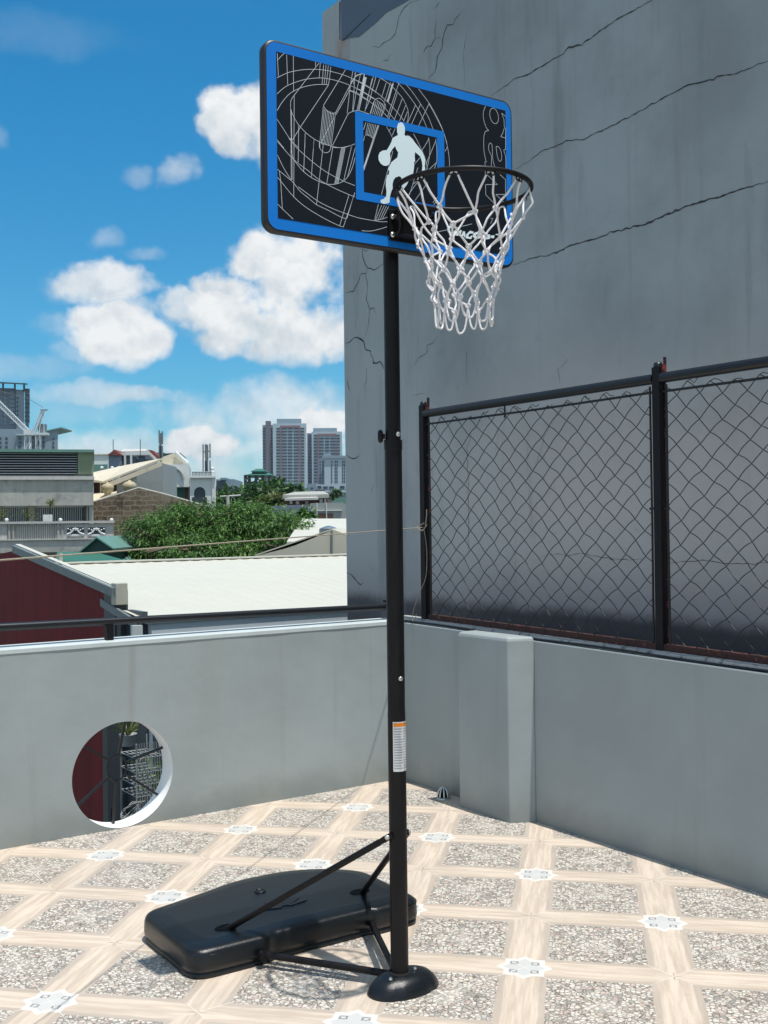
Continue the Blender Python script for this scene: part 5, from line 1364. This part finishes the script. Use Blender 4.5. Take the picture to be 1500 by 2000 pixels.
def antenna(x0_, x1_, yt, yb, D, label, n=4):
    c = Q((x0_ + x1_) / 2, yb, D); t = thing('phone_antenna', label, 'antenna', tuple(c), 'phone antennas on the roofs')
    mb = MB(); mb.tube([c, Q((x0_ + x1_) / 2, yt + 6, D)], .07, 8); part('mast', mb, MT['mid_steel'], t)
    for k in range(n):
        x = x0_ + (x1_ - x0_) * (k + .5) / n; y = yt + random.uniform(0, 8) + (0 if k % 2 == 0 else 4)
        mb = MB(); block(mb, x - 1.1, x + 1.1, y, D - .25 + .1 * k, .12, y + (yb - yt) * .45); part('panel', mb, MT['mid_steel'], t)
        mb = MB(); mb.tube([Q(x, y + 14, D - .15 + .1 * k), Q((x0_ + x1_) / 2, y + 16, D)], .035, 5); part('arm', mb, MT['dark_steel'], t)
    for k in range(n):
        x = x0_ + (x1_ - x0_) * (k + .5) / n; mb = MB(); block(mb, x - .9, x + 1.0, yt + (yb - yt) * .55 + 3 * (k % 2), D - .2, .12, yb - 3); part('panel', mb, MT['dark_steel'] if k % 2 else MT['mid_steel'], t)
antenna(309, 318, 840, 896, 58, 'slim phone antenna at the peak of the cream sloping roof', 3)
antenna(394, 412, 862, 924, 70, 'bulky phone antenna cluster on the white arched building', 4)

frame(421)
# ---- white arched building
DW = 70
wb = thing('white_arched_house', 'white house with arched openings and green doors', 'house', loc_of(370, DW))
mb = MB(); block(mb, 317, 369, 907, DW, 6, 951); block(mb, 317, 369, 951, DW + 1.2, 5); part('wall', mb, MT['white_wall'], wb)
# wing with a true arched opening
def arch_wall(mb, x0_, x1_, yt, yb, ax0, ax1, ay, spring, D, dep):
    r = (ax1 - ax0) / 2; c = (ax0 + ax1) / 2
    arc = [(c + r * cos(a), spring - (spring - ay) * sin(a)) for a in np.linspace(0, pi, 17)]
    rp = [(c, yt), (x1_, yt), (x1_, yb), (ax1, yb)] + arc[:9]; lp = [(c, yt)] + arc[8:] + [(ax0, yb), (x0_, yb), (x0_, yt)]
    outline_px(mb, rp, D, dep); outline_px(mb, lp, D, dep)
mb = MB(); arch_wall(mb, 371, 420, 930, 1000, 379, 401, 951, 962, DW - 1.5, .35); block(mb, 414, 421, 922, DW - 1.6, 5); block(mb, 371, 376, 931, DW - 1.45, 5); part('wing', mb, MT['white_wall'], wb)
mb = MB(); block(mb, 377, 414, 945, DW - .7, .2, 1000); part('arch_recess', mb, MT['window'], wb)
mb = MB(); block(mb, 375, 404, 971, DW - 1.62, .1, 987); part('gate', mb, MT['dark_steel'], wb)
mb = MB(); block(mb, 370, 421, 929, DW - 1.75, .5, 933); part('cornice', mb, MT['white_wall'], wb)
mb = MB()
for k in range(14): mb.tube([Q(376 + k * 2.8, 922, DW - 1.4), Q(376 + k * 2.8, 930, DW - 1.4)], .03, 5)
mb.tube([Q(375, 922, DW - 1.4), Q(415, 922, DW - 1.4)], .04, 5); part('roof_railing', mb, MT['mid_steel'], wb)
mb = MB(); mb.ball(Q(415, 915.5, DW - 1.3), .11, 10); mb.lathe([(.16, -.35), (.10, -.12)], Q(415, 915.5, DW - 1.3), 10); part('finial', mb, MT['white_wall'], wb)
mb = MB(); mb.tube([Q(338 + 20 * cos(a), 937 - 23 * sin(a), DW - .1) for a in np.linspace(0, pi * .98, 18)], .09, 6); part('arch_moulding', mb, MT['grey_wall'], wb)
for x0_, x1_ in ((319, 332), (334, 361)):
    mb = MB(); block(mb, x0_, x1_, 952, DW + 1.1, .1, 980); part('green_door', mb, MT['roof_green'], wb)
mb = MB(); block(mb, 361, 368, 952, DW + 1.0, .3); part('pier', mb, MT['brown'], wb)
mb = MB(); outline_px(mb, [(316, 908), (316, 893), (342, 884), (366, 904), (366, 908)], DW + 1.5, 4); part('roof', mb, MT['cream_roof'], wb)
mb = MB(); mb.tube([Q(342, 883, DW + 1.3), Q(366, 905, DW + 1.3)], .14, 6); part('ridge_trim', mb, MT['white_wall'], wb)
mb = MB(); outline_px(mb, [(308, 896), (316, 886), (352, 884), (362, 893), (362, 899)], DW + 7, 4); part('back_roof', mb, MT['dark_steel'], wb)

frame()
# ---- utility pole, grey block, steel frame and pagoda canopy
mb = MB(); mb.tube([Q(445, 1010, 62), Q(445, 967, 62)], .10, 8); mb.tube([Q(430, 970, 62), Q(470, 967.5, 62)], .05, 6); c = Q(445, 1010, 62); p2 = Vector((c.x, c.y, GZ)); mb.tube([p2, c], .12, 8)
solo('utility_pole', mb, MT['concrete_lt'], 'thin concrete utility pole among the trees with a crossarm', 'pole', tuple(p2))
gb = thing('grey_block', 'plain grey concrete block on the horizon right of the white arched house', 'building', loc_of(440, 230))
mb = MB(); block(mb, 422, 457, 936, 230, 14); part('wall', mb, MT['tower_mid'], gb)
mb = MB(); block(mb, 430, 441, 933, 229, 12, 937); part('roof_house', mb, MT['tower_mid'], gb)
mb = MB(); block(mb, 423, 438, 939, 229.8, .3, 952); part('window', mb, MT['window'], gb)
fr = thing('steel_frame', 'dark bare steel frame of a building on the skyline', 'frame', loc_of(470, 205))
mb = MB()
for x in range(424, 512, 8):
    zt = Q(x, 950 + (x % 3), 205); zg = Vector((zt.x, zt.y, GZ)); mb.bar(zg, zt, .45)
for y in (955, 959): mb.bar(Q(424, y, 205), Q(512, y, 205), .4)
part('frame', mb, MT['dark_steel'], fr)
pg = thing('roofed_canopy_tower', 'open steel lookout tower with tiered green hip roof', 'tower', loc_of(504, 195))
mb = MB()
for x in (479, 487, 500, 513, 526): 
    for dd in (0, 9):
        zt = Q(x, 928, 195 + dd); mb.bar(Vector((zt.x, zt.y, GZ)), zt, .4)
for y in (943, 947): mb.bar(Q(478, y, 195), Q(528, y, 195), .5)
for x in (480, 500): mb.bar(Q(x, 930, 195), Q(x + 12, 946, 195), .25)
part('frame', mb, MT['dark_steel'], pg)
def hip(mb, x0_, x1_, yb, xa, xb, yt, D, dep):
    a, b_ = Q(x0_, yb, D), Q(x1_, yb, D); c, d = b_ + FH * dep, a + FH * dep
    e, f = Q(xa, yt, D), Q(xb, yt, D); e += FH * dep * .35; f += FH * dep * .35; g = f + FH * dep * .3; h = e + FH * dep * .3
    mb.add([a, b_, c, d, e, f, g, h], [(0, 1, 5, 4), (1, 2, 6, 5), (2, 3, 7, 6), (3, 0, 4, 7), (4, 5, 6, 7), (3, 2, 1, 0)])
mb = MB(); hip(mb, 475, 533, 928, 490, 520, 921.5, 194, 12); part('lower_roof', mb, MT['roof_green'], pg)
mb = MB(); hip(mb, 489, 519, 920.5, 497, 509, 914, 196, 8); block(mb, 492, 516, 920.5, 196.5, 5, 924); part('upper_roof', mb, MT['roof_green'], pg)

# ---- houses right of the tree
DN = 24
bg_ = thing('beige_gable_house', 'beige gable wall behind the white roof beside the grey building', 'house', loc_of(650, DN))
mb = MB(); outline_px(mb, [(500, 1086), (570, 1068), (648, 1036), (760, 1080), (760, 1200), (500, 1200)], DN, 6); part('gable_wall', mb, MT['beige'], bg_)
mb = MB(); mb.bar(Q(648, 1037, DN - .02), Q(648, 1084, DN - .02), .035); part('pipe', mb, MT['flash_grey'], bg_)
mb = MB(); a, b_, c = Q(498, 1086, DN + .02), Q(648, 1035.5, DN + .02), Q(762, 1080, DN + .02)
for p, q in ((a, b_), (b_, c)): mb.prism([p, q, q + FH * 6.2, p + FH * 6.2], (0, 0, .03))
part('roof', mb, MT['beige'], bg_)
wr2 = thing('cream_flat_roof_house', 'low house with a bright cream roof right of the bushy tree', 'house', loc_of(650, 36))
mb = MB(); a, b_, c, d = Q(560, 1062, 31), Q(760, 1062, 31), Q(730, 1016, 40), Q(590, 1016, 40); mb.prism([a, b_, c, d], (0, 0, .06)); part('roof', mb, MT['white_roof'], wr2)
mb = MB(); block(mb, 565, 755, 1064, 31.2, 8); part('wall', mb, MT['beige'], wr2)
wt_ = thing('water_tank_drum', 'shiny steel roof tank with conical lid at the beige gable', 'tank', tuple(Q(638, 1042, 29)))
mb = MB(); c = Q(638, 1038, 29); mb.lathe([(.20, -.10), (.20, .06), (.19, .08)], c, 20); part('drum', mb, MT['mid_steel'], wt_)
mb = MB(); mb.lathe([(.24, .075), (.20, .10), (.05, .15), (.01, .155)], c + Vector((.04, -.03, 0)), 20); part('lid', mb, MT['steel'], wt_)
gh = thing('grey_panel_house', 'pale grey wall with two brown shutters right of the bushy tree', 'house', loc_of(645, 60))
mb = MB(); outline_px(mb, [(606, 983), (668, 981), (690, 993), (690, 1120), (606, 1120)], 60, 8); part('wall', mb, MT['grey_wall'], gh)
windows(gh, [(622, 636, 1003, 1018), (641, 650, 1003, 1018)], 60, MT['brown'], 'shutter', lift=.06)
mb = MB(); 
for x in (618, 636.5): block(mb, x, x + 1.6, 982, 59.9, .1, 1018)
block(mb, 606, 668, 997, 59.9, .1, 998); part('wall_trim', mb, MT['white_wall'], gh)
bw = thing('blue_wall_house', 'low blue grey painted wall just above the bushy tree', 'house', loc_of(562, 62))
mb = MB(); outline_px(mb, [(528, 991), (540, 987), (590, 986), (593, 1080), (528, 1080)], 62, 6); part('wall', mb, MT['blue_wall'], bw)
mb = MB(); block(mb, 590, 593.5, 986, 61.9, .2, 1030); part('edge_trim', mb, MT['white_wall'], bw)
bb = thing('brown_roof_house', 'open sided house with wide low grey roof and brown walls', 'house', loc_of(600, 78))
mb = MB(); block(mb, 560, 640, 974, 78, 6); part('wall', mb, MT['brown'], bb)
mb = MB(); a, b_, c, d = Q(552, 974, 75), Q(643, 972, 75), Q(632, 965.5, 84), Q(575, 967, 84); mb.prism([a, b_, c, d], (0, 0, .25)); part('roof', mb, MT['concrete_old'], bb)
mb = MB(); a, b_, c, d = Q(556, 978, 74), Q(622, 976, 74), Q(610, 972, 77), Q(572, 974, 77); mb.prism([a, b_, c, d], (0, 0, .15)); part('awning', mb, MT['concrete_lt'], bb)
mb = MB(); block(mb, 592, 606, 985, 77.5, .3, 996); part('balcony', mb, MT['concrete_lt'], bb)
windows(bb, [(566, 571, 978, 984), (578, 584, 979, 985), (596, 602, 979, 985), (624, 630, 974, 982), (633, 637, 974, 982)], 78, MT['white_wall'], lift=.1)
th_ = thing('teal_gable_house', 'small house with pale teal gabled roof below the long white building', 'house', loc_of(668, 100))
mb = MB(); outline_px(mb, [(644, 982), (658, 973), (668, 970), (690, 976), (690, 1080), (644, 1080)], 100, 8); part('roof', mb, MT['roof_teal'], th_)

# ---- far towers
def tower_twin(name, label, x0_, x1_, yt, D, rows, y0_, dy, mainl, red, left=None):
    frame(x1_)
    t = thing(name, label, 'tower', loc_of((x0_ + x1_) / 2, D), 'twin residential towers')
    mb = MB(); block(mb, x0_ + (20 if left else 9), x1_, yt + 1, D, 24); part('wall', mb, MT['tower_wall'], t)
    mb = MB(); block(mb, x0_, x0_ + (22 if left else 10), yt + 4, D + 6, 22); part('side_wing', mb, MT['tower_dark'] if not left else MT['tower_mid'], t)
    if left: mb = MB(); block(mb, x0_ + 6, x0_ + 16, yt - 4, D + 4, 16); part('stair_core', mb, mat('dull_mauve_wall', (.125, .115, .14), .6, var=.08, scale=.05), t)
    mb = MB(); block(mb, x0_ + (28 if left else 12), x1_ - 10, yt - 8 if left else yt - 6, D + 8, 12, yt + 2); part('roof_house', mb, MT['tower_mid'], t)
    for a, b_ in red: mb = MB(); block(mb, a, b_, yt + 5, D - .6, 1.0); part('pilaster', mb, MT['tower_red'], t)
    mb = MB(); block(mb, red[0][1], red[-1][0], yt + 5, D - .6, 1.0, yt + 9); part('top_band', mb, MT['tower_red'], t)
    rects = []
    for r in range(rows):
        y = y0_ + r * dy
        for a, b_ in mainl: rects.append((a, b_, y, y + dy * .46))
    windows(t, rects, D, MT['window'], dep=.6, lift=.5)
    if left: windows(t, [(x0_ + 1, x0_ + 5, y0_ + r * dy, y0_ + r * dy + dy * .5) for r in range(rows)] + [(x0_ + 16.5, x0_ + 20, y0_ + r * dy, y0_ + r * dy + dy * .5) for r in range(rows)], D + 6, MT['window'], 'side_window', .6, .6)
    else: windows(t, [(x0_ + 3, x0_ + 8, y0_ + r * dy, y0_ + r * dy + dy * .5) for r in range(rows)], D + 6, MT['window'], 'side_window', .6, .6)
    return t
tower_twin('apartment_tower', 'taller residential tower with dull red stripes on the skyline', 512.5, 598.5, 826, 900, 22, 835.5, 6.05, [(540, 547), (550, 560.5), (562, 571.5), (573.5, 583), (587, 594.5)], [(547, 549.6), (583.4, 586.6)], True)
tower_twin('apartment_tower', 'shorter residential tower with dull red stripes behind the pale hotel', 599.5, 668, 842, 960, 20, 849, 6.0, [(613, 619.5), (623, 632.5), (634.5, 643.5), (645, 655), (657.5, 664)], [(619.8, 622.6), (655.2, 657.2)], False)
frame(660)
ho = thing('pale_hotel', 'pale flat fronted hotel block in front of the twin towers', 'building', loc_of(655, 620))
mb = MB(); block(mb, 633, 677, 890, 620, 20); part('wall', mb, MT['tower_wall'], ho)
mb = MB(); block(mb, 622, 634, 897, 624, 16); part('wing', mb, MT['tower_mid'], ho)
mb = MB(); block(mb, 629, 678, 890, 619, 3, 895); block(mb, 634, 646, 885.5, 624, 6, 890); part('roof_band', mb, MT['tower_mid'], ho)
windows(ho, [(x, x + 1.8, 900 + k * 6.4, 904.6 + k * 6.4) for k in range(7) for x in (647, 654, 657.5, 668.5, 672.2)] + [(x, x + 2.4, 900 + k * 6.4, 904 + k * 6.4) for k in range(7) for x in (624, 629)], 620, MT['window'], dep=.5, lift=.4)
lo_ = thing('long_white_building', 'long low grey and white building below the pale hotel', 'building', loc_of(640, 400))
mb = MB(); block(mb, 599, 620, 945, 400, 10); block(mb, 618, 680, 962, 402, 12); part('wall', mb, MT['tower_mid'], lo_)
mb = MB(); block(mb, 618, 680, 946, 399, 8, 956); part('upper_storey', mb, MT['tower_wall'], lo_)
windows(lo_, [(620, 628, 949, 954), (631, 640, 950, 954), (643, 652, 950, 954), (664, 673, 949, 954), (606, 612, 952, 956)] + [(622 + 10 * k, 629 + 10 * k, 961, 967) for k in range(5)] + [(622 + 10 * k, 629 + 10 * k, 970, 976) for k in range(5)], 399, MT['window'], dep=.5, lift=.4)
frame(58)
# left tower, lower block and cranes
lt = thing('slab_tower', 'tall blue grey tower with projecting roof frame, far left', 'tower', loc_of(20, 500))
mb = MB(); block(mb, -60, 31, 758, 502, 20); part('wall', mb, MT['tower_dark'], lt)
mb = MB(); block(mb, 31, 47, 761, 500, 18); part('pale_slab', mb, MT['tower_mid'], lt)
mb = MB(); block(mb, 49, 56, 760, 501, 14); part('balcony_stack', mb, MT['tower_dark'], lt)
mb = MB(); a, b_, c, d = Q(-60, 745, 496), Q(54, 751.5, 496), Q(46, 751, 520), Q(-60, 746, 520); mb.prism([a, b_, c, d], (0, 0, .6)); part('roof_frame', mb, MT['dark_steel'], lt)
mb = MB()
for x in (6, 29, 47): mb.bar(Q(x, 748, 499), Q(x, 765, 499), .7)
part('roof_post', mb, MT['dark_steel'], lt)
mb = MB(); block(mb, 48, 58, 759, 499.5, 16, 760.5); 
part('balcony', mb, MT['dark_steel'], lt)
for k in range(7): mb = MB(); block(mb, 48.5, 58, 769 + k * 8.3, 499.5, 15, 770.2 + k * 8.3); part('balcony', mb, MT['dark_steel'], lt)
windows(lt, [(33, 35.5, 775 + 8.3 * k, 779 + 8.3 * k) for k in range(7)], 500, MT['window'], dep=.5, lift=.4)
windows(lt, [(7, 12, 766 + 8.3 * k, 772 + 8.3 * k) for k in range(8)] + [(1, 4, 764 + 8.3 * k, 770 + 8.3 * k) for k in range(8)] + [(19, 29, 764 + 8.3 * k, 770 + 8.3 * k) for k in range(8)], 502, MT['tower_mid'], 'bay', .5, .4)
frame(114)
lb = thing('stepped_block', 'lower pale block with sloping roof end under the white cranes', 'building', loc_of(60, 450))
mb = MB(); outline_px(mb, [(90, 844), (113, 839), (113, 900), (90, 900)], 450, 14); block(mb, 30, 90, 850, 450, 14); block(mb, -60, 32, 838, 452, 14); part('wall', mb, MT['tower_mid'], lb)
mb = MB(); a, b_ = Q(88, 843.5, 449), Q(119, 836.5, 449); mb.prism([a, b_, b_ + FH * 16, a + FH * 16], (0, 0, .5)); part('roof', mb, MT['roof_teal'], lb)
mb = MB(); block(mb, 32, 90, 848, 449, 2, 850.5); part('parapet', mb, MT['tower_wall'], lb)
windows(lb, [(x, x + 6, 853 + 8.2 * k, 857.5 + 8.2 * k) for k in range(3) for x in (36, 57, 64, 73, 81)] + [(103, 106, 855 + 8.2 * k, 859 + 8.2 * k) for k in range(3)] + [(x, x + 5, 854 + 8.2 * k, 860 + 8.2 * k) for k in range(3) for x in (-2, 10)], 449.6, MT['window'], dep=.5, lift=.4)
frame()
def lattice(mb, a, b_, w, n, r):
    d = (b_ - a).normalized(); s_ = d.cross(FH).normalized() * w / 2; f = FH * w / 2
    cs = [s_ + f, s_ - f, -s_ - f, -s_ + f]
    for c in cs: mb.tube([a + c, b_ + c], r, 4)
    for k in range(n):
        p, q = a.lerp(b_, k / n), a.lerp(b_, (k + 1) / n)
        for i in range(4): mb.tube([p + cs[i], q + cs[(i + 1) % 4]], r * .6, 4)
gcr = 'white tower cranes over the far left block'
cr1 = thing('tower_crane', 'white lattice crane with long jib sloping up to the left', 'crane', loc_of(53, 420), gcr)
mb = MB(); p = Q(54, 846, 420); lattice(mb, Vector((p.x, p.y, GZ)), p, 1.9, 14, .16); part('mast', mb, MT['crane'], cr1)
mb = MB(); lattice(mb, Q(56, 844, 420), Q(-30, 760, 420), 1.5, 26, .15); part('jib', mb, MT['crane'], cr1)
mb = MB(); block(mb, 46, 59, 838, 418.5, 3, 849); part('cab', mb, MT['crane'], cr1)
cr2 = thing('tower_crane', 'white crane with upright A frame and counterweight deck', 'crane', loc_of(80, 425), gcr)
mb = MB(); lattice(mb, Q(66, 845, 425), Q(84, 801, 425), 1.0, 8, .16); part('a_frame', mb, MT['crane'], cr2)
mb = MB(); p = Q(86, 846, 425); mb.tube([p, Q(85, 800, 425)], .16, 5); mb.tube([Q(76, 846, 425), Q(83, 802, 425)], .2, 5); part('back_leg', mb, MT['crane'], cr2)
mb = MB(); block(mb, 78, 92, 799.5, 424.5, 1.0, 801.5); part('head', mb, MT['mid_steel'], cr2)
mb = MB(); block(mb, 62, 92, 845, 424, 3, 849); part('deck', mb, MT['crane'], cr2)
mb = MB(); block(mb, 74, 87, 828, 425.5, 3, 844); part('machinery', mb, MT['mid_steel'], cr2)
mb = MB(); mb.tube([Q(84, 796, 425), Q(56, 779, 424)], .12, 4); mb.tube([Q(56, 779, 424), Q(-40, 752, 422)], .12, 4); part('cable', mb, MT['mid_steel'], cr2)
mb = MB(); p = Q(75, 849, 425); lattice(mb, Vector((p.x, p.y, GZ)), p, 1.7, 12, .15); part('mast', mb, MT['crane'], cr2)

# ---- the air over the town
mb = MB(); mb.box(-4300, 4300, -4300, 4300, GZ - 1, 140)
hzo = mesh_of('haze', mb, [], Vector((0, 0, 0)))
hm = bpy.data.materials.new('haze_air'); hm.use_nodes = True
hn = hm.node_tree; hn.nodes.remove(hn.nodes['Principled BSDF'])
pv_ = hn.nodes.new('ShaderNodeVolumePrincipled'); pv_.inputs['Color'].default_value = (0.80, 0.90, 1.0, 1); pv_.inputs['Density'].default_value = 0.00010; pv_.inputs['Anisotropy'].default_value = 0.2
hn.links.new(pv_.outputs[0], hn.nodes['Material Output'].inputs['Volume'])
hzo.data.materials.append(hm); hzo['kind'] = 'stuff'
